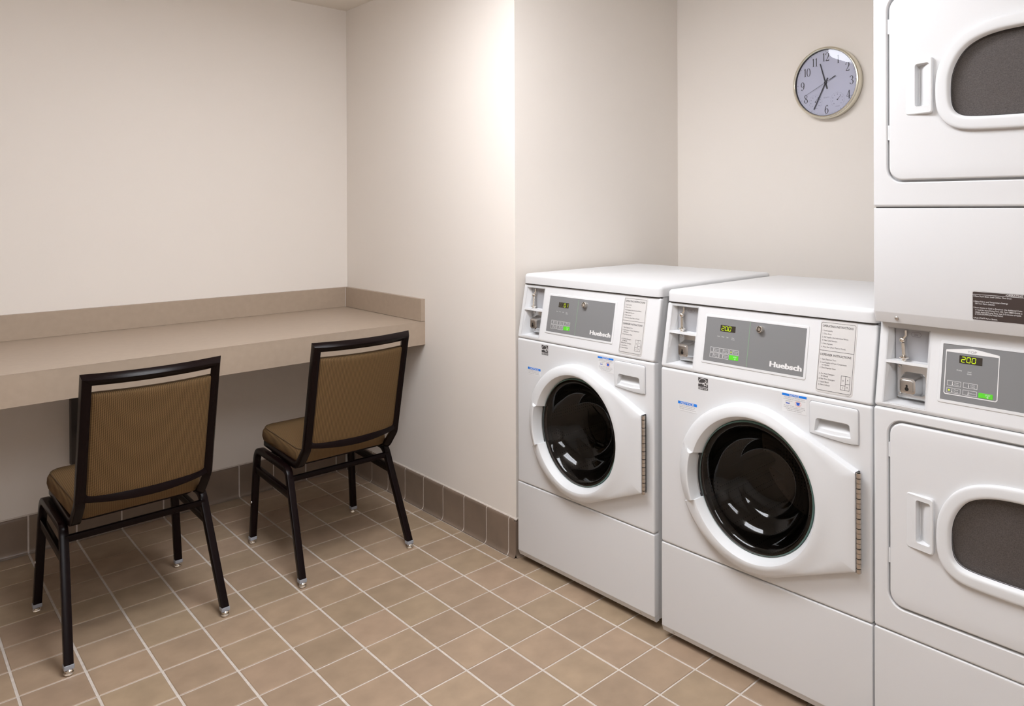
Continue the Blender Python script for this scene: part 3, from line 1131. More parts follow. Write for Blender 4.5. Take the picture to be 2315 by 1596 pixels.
    stroke(ew, [(ex + a, ez + b) for a, b in scr], 1.4, flatmap, .7)
    sp_ = []
    for q in range(10):
        r = (7.6, 3.2)[q % 2]
        a = math.radians(90 + 36 * q)
        sp_.append((ex + 26.5 + r * math.cos(a), ez - 17 + r * math.sin(a)))
    stroke(ew, sp_, 1.5, flatmap, .7, True)
    rect(ew, ex, ez - 28.6, ex + 35.5, ez - 27.4, flatmap, .7)
    text(ew, 'ENERGY STAR', ex + 17.7, ez - 34.6, 4.6, flatmap, .7, align='C', width=33, bold=.01)
    ew.build('lettering', 'white_print', es)
    nx, nz = stick[1]
    q1 = MB()
    plate(q1, nx, nz - 28, nx + 72, nz, .6, .1, -.2, .4)
    s1 = q1.build('notice_sticker', 'sticker_white', t, label='small white notice sticker with blue header')
    rect(MB(), nx, nz - 8.4, nx + 72, nz, flatmap, .6).build('blue_header', 'blue_print', s1, smooth=False)
    h1 = MB()
    text(h1, 'NOTICE', nx + 36, nz - 7.2, 5.8, flatmap, .9, align='C', width=50, bold=.015)
    h1.build('header_lettering', 'white_print', s1)
    b1 = MB()
    for zz, ww in ((13.2, 60), (18.2, 58), (23.2, 62)):
        text(b1, ('Use only high efficiency (HE) soap', 'Follow directions on the label for', 'best wash results in this machine')[int(zz / 5 - 2.5)], nx + 5, nz - zz, 2.6, flatmap, .7, width=ww)
    b1.build('body_lettering', 'ink_grey', s1)
    mx, mz = stick[2]
    q2 = MB()
    plate(q2, mx, mz - 50, mx + 74, mz, .6, .1, -.2, .4)
    s2 = q2.build('notice_sticker', 'sticker_white', t, label='larger white notice sticker with blue header and detergent cup drawings')
    rect(MB(), mx, mz - 6.4, mx + 74, mz, flatmap, .6).build('blue_header', 'blue_print', s2, smooth=False)
    h2 = MB()
    text(h2, 'NOTICE', mx + 37, mz - 5.6, 4.6, flatmap, .9, align='C', width=29, bold=.015)
    h2.build('header_lettering', 'white_print', s2)
    b2 = MB()
    for zz, ww, body in ((11, 62, 'High Efficiency HE Detergent'), (15.5, 66, 'recommended for best performance'), (33.5, 62, 'If using HE do not use more'), (37.5, 64, 'than the recommended line on cap'), (41.5, 52, 'of detergent manufacturer'), (46, 44, 'recommended amount')):
        text(b2, body, mx + 37, mz - zz, 2.4, flatmap, .7, align='C', width=ww)
    stroke(b2, [(mx + 11, mz - 19.5), (mx + 32, mz - 19.5)], .5, flatmap, .7)
    frame_line(b2, mx + 12, mz - 27, mx + 23, mz - 19.5, .6, flatmap, .7)
    b2.build('body_lettering', 'ink_grey', s2)
    bl = MB()
    rect(bl, mx + 12.3, mz - 26.8, mx + 22.7, mz - 24.6, flatmap, .8)
    bl.build('cup_drawing', 'blue_dark', s2, smooth=False)
    bl = MB()
    poly(bl, [(mx + 43, mz - 19.5), (mx + 54, mz - 19.5), (mx + 52.5, mz - 27.3), (mx + 44.5, mz - 27.3)], flatmap, .8)
    bl.build('cup_drawing', 'blue_dark', s2, smooth=False)
    rd = MB()
    stroke(rd, [(mx + 48.5 + 9 * math.cos(2 * PI * q / 20), mz - 23.3 + 6.2 * math.sin(2 * PI * q / 20)) for q in range(20)], .8, flatmap, .85, True)
    rd.build('warning_ring', 'red_print', s2)
    # dispenser drawer
    dd = MB()
    out = [(513, 834), (513, 757)] + [(513 + 135 * s, 757 - 8 * math.sin(PI * min(s, 1) * .62) * 1.0) for s in [q / 10 for q in range(1, 10)]] + [(648, 751.5), (648, 834)]
    slot = [(527, 764)] + [(527 + 102 * q / 8, 764 - 2.5 * math.sin(PI * q / 8)) for q in range(1, 8)] + [(629, 764), (625, 796), (619, 800), (538, 800), (532, 796)]

    def inset_poly(pts, d_):
        cx_ = sum(p[0] for p in pts) / len(pts); cz_ = sum(p[1] for p in pts) / len(pts)
        w_ = max(p[0] for p in pts) - min(p[0] for p in pts); h_ = max(p[1] for p in pts) - min(p[1] for p in pts)
        return [(cx_ + (x - cx_) * (1 - 2 * d_ / w_), cz_ + (z - cz_) * (1 - 2 * d_ / h_)) for x, z in pts]
    # round the two upper corners
    def rc(pts):
        o_ = []
        for x, z in pts:
            if z == 834 and x == 513:
                o_ += [(513 + 8 * (1 - math.cos(a)), 833 + 8 * math.sin(a)) for a in [PI / 2 * q / 5 for q in range(5, -1, -1)]]
            elif z == 834 and x == 648:
                o_ += [(648 - 8 * (1 - math.cos(a)), 833 + 8 * math.sin(a)) for a in [PI / 2 * q / 5 for q in range(6)]]
            else:
                o_.append((x, z))
        return o_
    out = rc(out)
    rings = [[flatmap(x, z, nn) for x, z in inset_poly(out, ii)] for ii, nn in ((0, -2), (0, 2.6), (1.2, 4.6), (3.2, 5.4))]
    dd.loft(rings)
    dd.fill([rings[-1], [flatmap(x, z, 5.4) for x, z in slot]])
    slot_in = [(x, z) for x, z in inset_poly(slot, 3)]
    low = [(528, 765.5 if False else 766)]
    # scooped pocket: deep at the top, sloping out to the bottom lip
    zmin, zmax = 761.5, 800
    r0 = [flatmap(x, z, 5.4) for x, z in slot]
    r1 = [flatmap(x, z, 5.4 - 3 - 25 * ((z - zmin) / (zmax - zmin)) ** 0.8) for x, z in slot_in]
    mid = [flatmap(578 + (x - 578) * .9, 781 + (z - 781) * .55, 5.4 - 6 - 23 * ((z - zmin) / (zmax - zmin))) for x, z in slot_in]
    dd.loft([r0, r1, mid], False, True)
    dd.build('dispenser_drawer', 'door_plastic', t, angle=30)
    gp = MB()
    rings = [[flatmap(x, z, 0.5) for x, z in inset_poly(out, -1.5)], [flatmap(x, z, 0.5) for x, z in inset_poly(out, 0.5)]]
    gp.loft(rings)
    gp.build('drawer_gap', 'coin_grey', t)
    # ---- door
    cx_, cz_ = 341.0, 564.0
    hull = [(236 * math.cos(2 * PI * q / 360), 236 * math.sin(2 * PI * q / 360)) for q in range(360)]

    def ro(th):
        """outline radius and cosine between radial direction and edge normal"""
        dg = math.degrees(th) % 360
        r = 236 + 24 * math.exp(-((dg - 180) / 45) ** 2)
        cs = 1.0
        hx = 309.0
        a = th if th <= PI else th - 2 * PI
        for pz, sgn in ((122.0, 1), (-128.0, -1)):
            # tangent wedge towards the hinge corner
            D = math.hypot(hx, pz); pa = math.atan2(pz, hx)
            ta = pa + sgn * math.acos(236 / D)
            lo, hi = sorted((pa, ta))
            if lo <= a <= hi:
                cs = math.cos(a - ta); r = 236 / cs
        if math.atan2(-128, hx) <= a <= math.atan2(122, hx):
            cs = math.cos(a); r = hx / cs
        return r, cs
    angs = sorted(set([round(2 * PI * q / 180, 6) for q in range(180)] + [round(a % (2 * PI), 6) for a in (math.atan2(122, 309), math.atan2(-128, 309) + 2 * PI, math.radians(163.0), math.radians(162.0), math.radians(201.5), math.radians(202.5))]))
    dm = MB()
    rows = []
    for th in angs:
        dg = math.degrees(th) % 360
        R, cs_ = ro(th)
        i1, i6 = 1.8 / cs_, 6 / cs_
        inz = 162.5 < dg < 202
        rd_ = min(238, R - 1.2 * i6)
        if not inz:
            gl_ = math.exp(-((dg - 180) / 42) ** 2)
            pr_ = [(R, 1), (R, -19 + 8 * gl_), (R - i1 - 2 * gl_, -23.5 + 6 * gl_), (R - i6 - 3 * gl_, -26 + 4.5 * gl_), ((rd_ + R - i6) / 2 - 2 * gl_, -26.8 + 2 * gl_), (rd_ - 1 - 2 * gl_, -27.8 + 1.5 * gl_), (rd_ - 12, -30.5), (214, -32), (206, -32.2), (203, -31.6), (200.5, -29), (193, -15), (188.3, -5), (187.5, 6)]
        else:
            pr_ = [(R + 4, 1), (R, -8), (R - 5, -15), (R - 12, -21), (R - 22, -28), (R - 32, -33.5), (216, -39.5), (210, -41.5), (207, -41), (205.5, -38), (203.5, -10), (202, 14), (189, 14), (187.5, 6)]
        rows.append([(cx_ + r * math.cos(th), y, cz_ + r * math.sin(th)) for r, y in pr_])
    nA = len(rows); nP = len(rows[0])
    for r in rows:
        dm.v += r
    for i_ in range(nA):
        j_ = (i_ + 1) % nA
        for k_ in range(nP - 1):
            dm.f.append((i_ * nP + k_, j_ * nP + k_, j_ * nP + k_ + 1, i_ * nP + k_ + 1))
    door = dm.build('door', 'door_plastic', t, angle=32)
    lr_ = MB()  # dark strip laid in the handle slot as painted shade
    stroke(lr_, [(cx_ + 195.5 * math.cos(math.radians(a)), cz_ + 195.5 * math.sin(math.radians(a))) for a in range(163, 203, 3)], 14, lambda x, z, n_: (x, 1.5 - n_, z))
    lr_.build('latch_slot_shade', 'gasket', door)
    lat = MB()
    stroke(lat, [(cx_ + 200 * math.cos(math.radians(a)), cz_ + 200 * math.sin(math.radians(a))) for a in range(166, 200, 3)], 4, lambda x, z, n_: (x, -0.5 - n_, z))
    lat.build('latch_plate', 'steel', door)
    # glass bowl
    gb = MB()
    lathe(gb, [(183, -8.4), (178, -9.5), (173, -8), (167, 0), (160, 14), (150, 34), (136, 50), (120, 60), (112, 64), (104, 72), (92, 84), (74, 90), (40, 92), (2, 92.5)], 72, cap1=True, c=(cx_, cz_))
    gb.build('door_glass', 'door_glass', door, angle=60)
    ge = MB()
    lathe(ge, [(187.4, -2), (186.8, -5), (185.2, -7.4), (183, -8.4)], 72, c=(cx_, cz_))
    ge.build('glass_rim', 'glass_edge', door)
    # hinge with knuckles
    hg = MB().box(648, -21, 435, 652, -2, 687)
    zlathe(hg, [(4.6, 435), (4.6, 687)], 12, (657, -21))
    hinge = hg.build('hinge', 'black', t, smooth=False)
    for q in range(20):
        z0_ = 435.5 + q * 12.6
        kn = MB()
        zlathe(kn, [(6.0, z0_ + .5), (6.0, z0_ + (12.1 if q % 2 else 10.6))], 14, (657, -21))
        kn.build('knuckle', 'hinge_steel', hinge)
    return t


washer((52.1, -371.4, 2.5), 0.01352, (1062.5, 1099.5), ((141.8, 846), (63.4, 753.5), (432.9, 844.5)), ('xx01', '', False),
       'white front-loading washer on the left, next to the alcove wall')
washer((53.0, -1090.4, -1.5), 0.01967, (1060.0, 1096.5), ((145.6, 845.5), (69, 761.5), (429.4, 847.8)), ('200', '.', True),
       'white front-loading washer on the right, beside the stacked dryer')


# ================================================================ STACKED DRYER
def catmull(pts, n=6):
    out = []
    L = len(pts)
    for i in range(L - 1):
        p0 = Vector(pts[max(i - 1, 0)]); p1 = Vector(pts[i]); p2 = Vector(pts[i + 1]); p3 = Vector(pts[min(i + 2, L - 1)])
        for k in range(n):
            s = k / n
            q = 0.5 * ((2 * p1) + (-p0 + p2) * s + (2 * p0 - 5 * p1 + 4 * p2 - p3) * s * s + (-p0 + 3 * p1 - 3 * p2 + p3) * s ** 3)
            out.append((q.x, q.y))
    out.append(tuple(pts[-1]))
    return out


HALF = [(341.5, 520), (280, 521), (230, 523.5), (207, 529), (193, 541), (186.5, 560), (185, 590), (187.5, 620), (197, 648), (214, 674), (236, 691), (266, 702.5), (302, 708.5), (341.5, 710.5)]
HALF = catmull(HALF, 4)
GLASS = HALF + [(683 - x, z) for x, z in reversed(HALF[1:-1])]


def off(pts, d):
    n = len(pts)
    out = []
    for i in range(n):
        a = Vector(pts[i - 1]); b = Vector(pts[(i + 1) % n])
        t = (b - a).normalized()
        out.append((pts[i][0] - t.y * -d * -1 * -1, pts[i][1] + t.x * -d * -1 * -1))
    return out


# make sure positive offset grows the outline
_t = off(GLASS, 10)
OFFS = 1 if min(p[0] for p in _t) < min(p[0] for p in GLASS) else -1


def grow(d):
    return off(GLASS, d * OFFS)


def dryer(loc, yaw, label):
    t = empty('stacked_dryer', loc, yaw - PI / 2)
    tag(t, label, 'dryer')
    WD = 683.0
    TOP = 1898
    c = MB()
    c.box(5, 40, 26, WD - 5, 745, 862)
    c.box(5, 72, 862, WD - 5, 745, 1078)
    c.box(5, 42, 1078, WD - 5, 745, TOP - 2)
    side = [(14, 862), (14 + 215 * TILT, 1078), (80, 1078), (80, 862)]
    for xa, xb in ((5, 9), (WD - 9, WD - 5)):
        c.loft([[(x, y, z) for y, z in side] for x in (xa, xb)], True, True)
    c.build('cabinet', 'enamel', t, smooth=False)
    for fx, fy in ((60, 70), (WD - 60, 70), (60, 690), (WD - 60, 690)):
        zlathe(MB(), [(22, 0), (22, 5), (10, 8), (10, 30)], 16, (fx, fy)).build('foot', 'foot_rubber', t)
    k = MB()
    plate(k, 0, 40, WD, 313, 5, 4, -40, 0)
    k.loft([[(x, y, z) for y, z in ((0.3, 45.5), (24, 46), (24, 23), (10.5, 22.2), (9, 23.2))] for x in (0.8, WD - 0.8)], True, True)
    k.build('lower_panel', 'enamel', t, angle=28)
    for dz, zlo, zhi in ((0, 315, 860.3), (1037, 1355.5, TOP)):
        f = MB()
        dx0, dx1, dz0, dz1 = 41, 642, 383 + dz, 830 + dz
        # recess around the door: rounded into the panel
        g = 5
        plate(f, 0, zlo, WD, zhi, 7, 6, -38, 0, holes=[rrect(dx0 - g - 3, dz0 - g - 3, dx1 + g + 3, dz1 + g + 3, 40, 8)], seg=4, hole_depth=-3)
        rings = []
        for ins, nn in ((3, 0), (1.4, -1), (.3, -3), (0, -8), (0, -14)):
            rings.append([flatmap(x, z, nn) for x, z in rrect(dx0 - g - ins, dz0 - g - ins, dx1 + g + ins, dz1 + g + ins, 37 + ins, 8)])
        f.loft(rings, False, True)
        f.build('front_panel', 'enamel', t, angle=30)
        # door slab
        d = MB()
        slot = rrect(106.5, 556 + dz, 142.5, 657.5 + dz, 6, 4)
        win = [(x, z + dz) for x, z in grow(1.0)]
        plate(d, dx0, dz0, dx1, dz1, 33, 5, -11, 2, holes=[win, rrect(104.5, 554 + dz, 145, 659.5 + dz, 6, 4)], seg=4, cn=8)
        door = d.build('door', 'enamel', t, angle=30)
        # window ring
        r = MB()
        rr = []
        for gr, nn in ((31, 1), (30.8, 8), (29.8, 11), (27.4, 12.7), (23, 13.3), (9, 13.6), (5, 13.2), (2.4, 11.6), (0.6, 8), (-1, -6)):
            rr.append([flatmap(x, z + dz, nn) for x, z in grow(gr)])
        r.loft(rr)
        r.build('window_ring', 'door_plastic', door, angle=40)
        p = MB()
        p.fill([[flatmap(x, z + dz, -2.5) for x, z in grow(0.4)]])
        p.build('window_glass', 'dryer_glass', door, smooth=False)
        p = MB()
        p.loft([[flatmap(x, z + dz, -9) for x, z in grow(6)], [flatmap(x, z + dz, -10.5) for x, z in grow(6)]], True, True)
        p.build('window_screen', 'dryer_screen', door, smooth=False)
        sl = MB()
        sl.loft([[flatmap(x, z + dz, -2) for x, z in grow(1.5)], [flatmap(x, z + dz, -2) for x, z in grow(-2.2)]])
        sl.build('window_seal', 'gasket', door)
        # handle pad: flush on the left, raised on the right, with a finger pocket
        h = MB()

        def hp(x, z):
            return 2.2 + 11.0 * max(0, min(1, (x - 81) / 66)) ** 0.8
        o1 = rrect(81, 538 + dz, 149, 670 + dz, 7, 4)
        o2 = rrect(83.5, 540.5 + dz, 146.5, 667.5 + dz, 6, 4)
        h.loft([[flatmap(x, z, 1.5) for x, z in o1], [flatmap(x, z, hp(x, z) - 2.2) for x, z in o1], [flatmap(x, z, hp(x, z)) for x, z in o2]])
        h.fill([[flatmap(x, z, hp(x, z)) for x, z in o2], [flatmap(x, z, hp(x, z)) for x, z in slot]])
        # pocket: steep on the left, sloping out to the right
        in1 = rrect(108.5, 559 + dz, 141.0, 654.5 + dz, 5, 4)
        h.loft([[flatmap(x, z, hp(x, z)) for x, z in slot],
                [flatmap(x, z, 9 - 22 * max(0, (141.5 - x) / 33)) for x, z in in1],
                [flatmap(113 + (x - 113) * .55, 606.75 + dz + (z - 606.75 - dz) * .86, 3 - 17 * max(0, (141.5 - x) / 33)) for x, z in in1]], False, True)
        h.build('door_handle', 'door_plastic', door, angle=30)
        # strike hinges in the gap
        for hz in (500 + dz, 760 + dz):
            hb = MB().box(dx0 - 4.6, 3, hz - 18, dx0 - 0.6, 12, hz + 18)
            hb.build('hinge_leaf', 'door_plastic', door, smooth=False)
    # slanted control panel of the lower unit
    p = MB()
    cb0, cb1, cz0, cz1 = 22, 125, 873, 1056
    plate(p, 0, 862.4, WD, 1076, 8, 9, -14, 0, holes=[[(cb0, cz0), (cb1, cz0), (cb1, cz1), (cb0, cz1)]], mp=tiltmap, seg=4)
    cp = p.build('control_panel', 'enamel', t, angle=30)
    coin_box(t, cb0, cb1, cz0, cz1, 970, 976)
    fascia(cp, 158, 905, 489, 1031.5)
    display(t, 195.2, 991.8, 245.2, 1009.2, '200')
    pr = MB()
    n = 1.4
    arrow = [(166.3, 1019.2), (222.5, 1027.2), (279.6, 1019.2), (279.6, 1014.2), (166.3, 1014.2)]
    poly(pr, arrow, tiltmap, n)
    stroke(pr, [(166.3, 1019), (165.6, 1016), (165.6, 922), (168, 918.8), (277, 918.8), (280.2, 922), (280.2, 1016), (279.6, 1019)], 2.0, tiltmap, n)
    for bx, bz, l1, l2 in ((172, 938.4, 'High', 'Temp'), (207.5, 938.4, 'Low', 'Temp'), (171.6, 922.4, 'Med', 'Temp'), (207.2, 922.4, 'Delicates', '')):
        bt = MB()
        frame_line(bt, bx, bz, bx + 30, bz + 10.8, .8, tiltmap, n)
        stroke(bt, [(bx + 11.5, bz + 2.6), (bx + 11.5, bz + 9)], 1.1, tiltmap, n)
        rect(bt, bx + 10.4, bz + 1.6, bx + 12.6, bz + 3.8, tiltmap, n)
        if l2:
            text(bt, l1, bx + 16, bz + 6.0, 2.6, tiltmap, n, width=9)
            text(bt, l2, bx + 15.5, bz + 1.9, 2.6, tiltmap, n, width=10)
        else:
            text(bt, l1, bx + 13.5, bz + 4, 2.6, tiltmap, n, width=14)
        bt.build('cycle_button', 'white_print', t)
    il_ = MB()
    text(il_, 'Drying', 191, 974, 3.0, tiltmap, n, width=11)
    text(il_, 'Cool', 219, 972.5, 3.0, tiltmap, n, align='C', width=8)
    text(il_, 'Down', 219, 968.2, 3.0, tiltmap, n, align='C', width=9.5)
    il_.build('indicator_lettering', 'white_print', t)
    pr.build('arrow_frame', 'white_print', t)
    tp = MB()
    text(tp, 'TOP', 222.5, 1016.4, 5.2, tiltmap, n + .3, align='C', width=20)
    tp.build('direction_lettering', 'ink_grey', t)
    yl = MB()
    rect(yl, 175, 926.4, 178.2, 929.4, tiltmap, n + .1)
    yl.build('status_light', 'display_lit', t)
    st = MB()
    plate(st, 240.8, 921.6, 271, 932.4, 1, .3, 0, 1.5, mp=tiltmap)
    sb = st.build('start_button', 'green_print', t)
    sl = MB()
    text(sl, 'START', 260.5, 927.2, 3.2, tiltmap, 1.8, align='C', width=11)
    stroke(sl, [(260.5, 926.2), (262.3, 924.6), (260.5, 923), (258.7, 924.6)], .7, tiltmap, 1.8, True)
    sl.build('lettering', 'white_print', sb)
    # service panel between the two drums, overhanging the controls
    s = MB()
    prof = [(2.5, 1352.5), (0.4, 1350.5), (0, 1347), (0, 1098.5), (1.2, 1095.5), (11, 1071.5), (13.5, 1070), (44, 1070), (44, 1352.5)]

    def pr_at(x, ins):
        return [(x, max(y, ins * 0.9) if y < 3 else y, z) for y, z in prof]
    s.loft([pr_at(2.5, 6), pr_at(0.2, 7) if False else pr_at(1.0, 2.5), pr_at(5, 0), pr_at(WD - 5, 0), pr_at(WD - 1, 2.5), pr_at(WD - 2.5, 6)][0:0] or [pr_at(0.8, 4), pr_at(3, 1.2), pr_at(6.5, 0), pr_at(WD - 6.5, 0), pr_at(WD - 3, 1.2), pr_at(WD - .8, 4)], True, True)
    sv = s.build('service_panel', 'enamel', t, angle=28)
    for sx in (56.5, WD - 56.5):
        w_ = MB()
        lathe(w_, [(0.5, -1.2), (2.0, -1.4), (2.4, -2.4), (4.4, -2.0), (5.8, 0.2), (6, 1)], 16, cap0=True)
        ca, sa = math.cos(math.radians(23)), math.sin(math.radians(23))
        w_.v = [(x + sx, y * ca - z * sa + 6.2, y * sa + z * ca + 1083) for x, y, z in w_.v]
        w_.build('screw', 'steel', sv)
    q = MB()
    plate(q, 232, 1098.8, 451, 1164.5, 4, .2, -.3, .4)
    lab = q.build('instruction_label', 'sticker_brown', t, label='dark brown printed instruction label')
    li = MB()
    n = .8
    frame_line(li, 232.8, 1099.6, 450.2, 1163.7, .9, flatmap, n, 3.4)
    stroke(li, [(233, 1157.2), (450, 1157.2)], .8, flatmap, n)
    text(li, '-OPERATING INSTRUCTIONS-', 341.5, 1158.4, 4.0, flatmap, n, align='C', width=80, bold=.012)
    for x, z, wd_, body in ((235, 1152, 79, '1.Open Dryer Door, Load Clothes, Close Door.'), (235, 1140.3, 71, '2.Select Fabric and Temperature Settings'), (238.3, 1135.4, 42, 'OR Turn Fabric Selector.'),
                            (235, 1126.3, 99.5, '3.Insert Coins or Card as Required. Use Additional Coins'), (238.3, 1121.2, 96.5, 'or Card for more Drying Time. OR, Turn TIMER KNOB to'), (238.3, 1116.3, 94, 'obtain desired Drying Time. Last 3-5 minutes of Cycle'), (238.3, 1111.8, 58, 'is COOL-DOWN (No Heat) Period.'),
                            (235, 1103, 50, '4.Push START Pad or Button.')):
        text(li, body, x, z, 3.0, flatmap, n, width=wd_, bold=.012)
    li.build('lettering', 'white_print', lab)
    # top cover
    rbox(MB(), -1, 0.5, TOP + 1.5, WD + 1, 746, TOP + 24, 14, 8).build('top_cover', 'enamel', t, angle=40)
    sg = MB()
    for z0_, z1_ in ((312, 316), (859, 864), (1352, 1356)):
        sg.box(4, 9, z0_, WD - 4, 40, z1_)
    sg.build('panel_gap', 'shadow_gap', t, smooth=False)
    return t


dryer((55.0, -1782.0, 0), 0.0, 'tall white stacked double dryer with oval dark windows at the right edge')


# ================================================================ WALL CLOCK
ck = empty('wall_clock', (XD, -1132.5, 1857.5), -PI / 2)
tag(ck, 'round silver wall clock with pale face hanging above the right washer', 'clock')
r = MB()
lathe(r, [(143.5, -0.3), (145, -3), (145, -34), (143.6, -38.5), (140.5, -41), (137, -41.5), (134.6, -40), (133.6, -37.4), (134.5, -36), (134.5, -28)], 96)
r.build('rim', 'clock_metal', ck, angle=40)
lathe(MB(), [(132.9, -37.2), (132.4, -29.1)], 96).build('rim_dark_reflection', 'black', ck)  # black band painting the dark reflection on the rim's inner wall
lathe(MB(), [(133.4, -29), (0.5, -29)], 96, cap1=True).build('dial', 'clock_face', ck, smooth=False)
lathe(MB(), [(133.3, -37.5), (0.5, -38)], 96, cap1=True).build('glass_cover', 'clear_glass', ck, smooth=True)


def ckmap(x, z, n):
    return (x, -29.0 - n, z)


DIG = {
    '1': [([(.30, .84), (.5, .92), (.52, 1)], [.05, .07, .1]), ([(.52, 1), (.52, 0)], .12), ([(.28, .015), (.76, .015)], .035)],
    '2': [([(.12, .74), (.12, .86), (.28, .98), (.52, 1), (.72, .94), (.82, .80), (.78, .62), (.60, .42), (.34, .20), (.12, .03)], [.13, .07, .05, .05, .08, .13, .13, .09, .06, .05]), ([(.10, .045), (.84, .045), (.88, .2)], [.10, .10, .03])],
    '3': [([(.14, .82), (.26, .95), (.48, 1), (.68, .93), (.76, .78), (.68, .62), (.46, .54), (.34, .53)], [.12, .06, .05, .08, .13, .08, .05, .04]), ([(.46, .54), (.70, .46), (.82, .28), (.74, .10), (.52, 0), (.28, .02), (.12, .16)], [.05, .08, .14, .09, .05, .06, .13])],
    '4': [([(.64, 1), (.06, .28)], .045), ([(.06, .275), (.92, .275)], .05), ([(.64, 1), (.64, 0)], .12), ([(.42, .015), (.86, .015)], .035)],
    '6': [([(.80, .88), (.62, 1), (.40, .92), (.22, .72), (.14, .44), (.16, .20), (.30, .04), (.50, 0), (.70, .06), (.82, .24), (.80, .44), (.66, .56), (.46, .57), (.26, .46), (.16, .34)], [.11, .05, .06, .11, .13, .12, .07, .05, .07, .12, .11, .06, .05, .04, .04])],
    '8': [([(.5, .52), (.28, .64), (.20, .80), (.30, .95), (.50, 1), (.70, .95), (.78, .80), (.70, .64), (.5, .52), (.24, .40), (.12, .22), (.24, .04), (.50, 0), (.76, .04), (.86, .22), (.74, .40), (.5, .52)], [.09, .10, .11, .07, .05, .06, .08, .06, .05, .06, .11, .07, .05, .07, .12, .10, .09])],
    '9': [([(.20, .12), (.38, 0), (.60, .08), (.78, .28), (.86, .56), (.84, .80), (.70, .96), (.50, 1), (.30, .94), (.18, .76), (.20, .56), (.34, .44), (.54, .43), (.74, .54), (.84, .66)], [.11, .05, .06, .11, .13, .12, .07, .05, .07, .12, .11, .06, .05, .04, .04])],
    '0': [([(.5, 1), (.28, .93), (.16, .72), (.13, .5), (.16, .28), (.28, .07), (.5, 0), (.72, .07), (.84, .28), (.87, .5), (.84, .72), (.72, .93), (.5, 1)], [.05, .07, .11, .12, .11, .07, .05, .07, .11, .12, .11, .07, .05])],
}


def numeral(body, cx, cz, h):
    mb = MB()
    cw = h * 0.56
    adv = {'1': .44}
    ws = [cw * (.72 if ch == '1' else 1.0) for ch in body]
    x = cx - sum(ws) / 2
    for ch, w in zip(body, ws):
        for pts, wd_ in DIG[ch]:
            shift = -0.14 if ch == '1' else 0
            P2 = [(x + (px + shift) * cw, cz - h / 2 + pz * h) for px, pz in pts]
            if len(P2) > 3:
                k = len(P2)
                # smooth the curve and its widths together
                P3 = []; W3 = []
                for i in range(k - 1):
                    p0 = Vector(P2[max(i - 1, 0)]); p1 = Vector(P2[i]); p2 = Vector(P2[i + 1]); p3 = Vector(P2[min(i + 2, k - 1)])
                    for q in range(4):
                        s = q / 4
                        v = 0.5 * ((2 * p1) + (-p0 + p2) * s + (2 * p0 - 5 * p1 + 4 * p2 - p3) * s * s + (-p0 + 3 * p1 - 3 * p2 + p3) * s ** 3)
                        P3.append((v.x, v.y)); W3.append((wd_[i] * (1 - s) + wd_[i + 1] * s) * h * 0.95)
                P3.append(P2[-1]); W3.append(wd_[-1] * h)
                stroke(mb, P3, W3, ckmap, .4)
            else:
                w2 = [q * h for q in wd_] if isinstance(wd_, list) else wd_ * h
                stroke(mb, P2, w2, ckmap, .4)
        x += w
    return mb.build('numeral', 'clock_ink', ck, smooth=False)


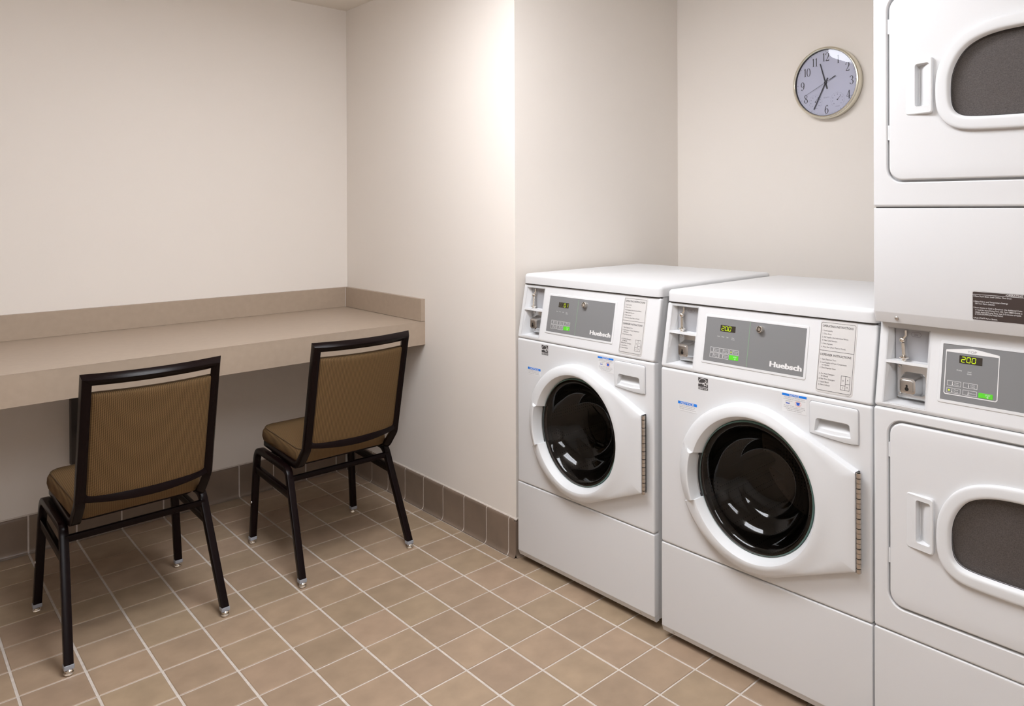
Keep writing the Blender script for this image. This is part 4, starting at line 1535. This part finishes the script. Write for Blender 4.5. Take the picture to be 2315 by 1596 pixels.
for body, cx, cz in (('12', 0, 104), ('1', 53, 89), ('2', 93, 53), ('3', 110, -1.5), ('4', 97, -57), ('6', 3, -108), ('8', -89.5, -57.5), ('9', -105, -4), ('10', -84, 51), ('11', -49, 88)):
    numeral(body, cx, cz, 33)
tk = MB()
for k in range(60):
    a = 2 * PI * k / 60
    r0 = 125.5 if k % 5 else 123.5
    stroke(tk, [(r0 * math.sin(a), r0 * math.cos(a)), (129 * math.sin(a), 129 * math.cos(a))], 1.6 if k % 5 == 0 else .6, ckmap, .4)
tk.build('minute_track', 'clock_ink_soft', ck, smooth=False)
for cx, cz, aim in ((50, -73, 48), (-46, -74, 55)):
    dmb = MB()
    for k in range(25):
        a = math.radians(-225 + 270 * k / 24) if False else math.radians(225 - 270 * k / 24)
        r0 = 27.5
        stroke(dmb, [(cx + r0 * math.cos(a), cz + r0 * math.sin(a)), (cx + 30.5 * math.cos(a), cz + 30.5 * math.sin(a))], .9, ckmap, .4)
        if k % 3 == 0:
            stroke(dmb, [(cx + 21.5 * math.cos(a) - 1.6, cz + 21.5 * math.sin(a)), (cx + 21.5 * math.cos(a) + 1.6, cz + 21.5 * math.sin(a))], 3.0, ckmap, .4)
    stroke(dmb, [(cx - 9, cz - 26), (cx + 9, cz - 26)], 1.4, ckmap, .4)
    dl = dmb.build('small_dial', 'clock_ink_soft', ck, smooth=False)
    pb = MB()
    a = math.radians(aim)
    stroke(pb, [(cx, cz), (cx + 22 * math.cos(a), cz + 22 * math.sin(a))], [2.0, 1.0], ckmap, 1.2)
    poly(pb, [(cx + 2.6 * math.cos(2 * PI * q / 12), cz + 2.6 * math.sin(2 * PI * q / 12)) for q in range(12)], ckmap, 1.3)
    pb.build('pointer', 'clock_ink', dl, smooth=False)
qz = MB()
text(qz, 'QUARTZ', 2, -62, 4.2, ckmap, .4, align='C', width=25)
qz.build('lettering', 'clock_ink_soft', ck)


def hand(name, tip, tail, w0, w1, n):
    h = MB()
    d = Vector((tip[0] - tail[0], tip[1] - tail[1])).normalized()
    nx_, nz_ = -d.y, d.x
    pts = [(tail[0] + nx_ * w0 / 2, tail[1] + nz_ * w0 / 2), (tail[0] - nx_ * w0 / 2, tail[1] - nz_ * w0 / 2), (tip[0] - nx_ * w1 / 2, tip[1] - nz_ * w1 / 2), (tip[0] + nx_ * w1 / 2, tip[1] + nz_ * w1 / 2)]
    h.loft([[ckmap(x, z, n) for x, z in pts], [ckmap(x, z, n + .8) for x, z in pts]], True, True)
    return h.build(name, 'clock_ink', ck, smooth=False)


hand('hour_hand', (-23.7, 78.5), (6.8, -25.5), 5.4, 4.4, 2.6)
hand('minute_hand', (-51.5, -104.5), (9.5, 18.8), 4.6, 3.6, 4.0)
sh = hand('second_hand', (-88, -43.3), (42, 20.8), 1.3, 0.8, 5.6)
w = hand('counterweight', (19, 9.4), (44.5, 23.2), 3.4, 2.4, 5.6)
w.parent = sh
hc = MB()
lathe(hc, [(5.4, -31), (5.4, -36), (3, -36.6)], 20, cap1=True)
hc.build('hub', 'clock_ink', ck)
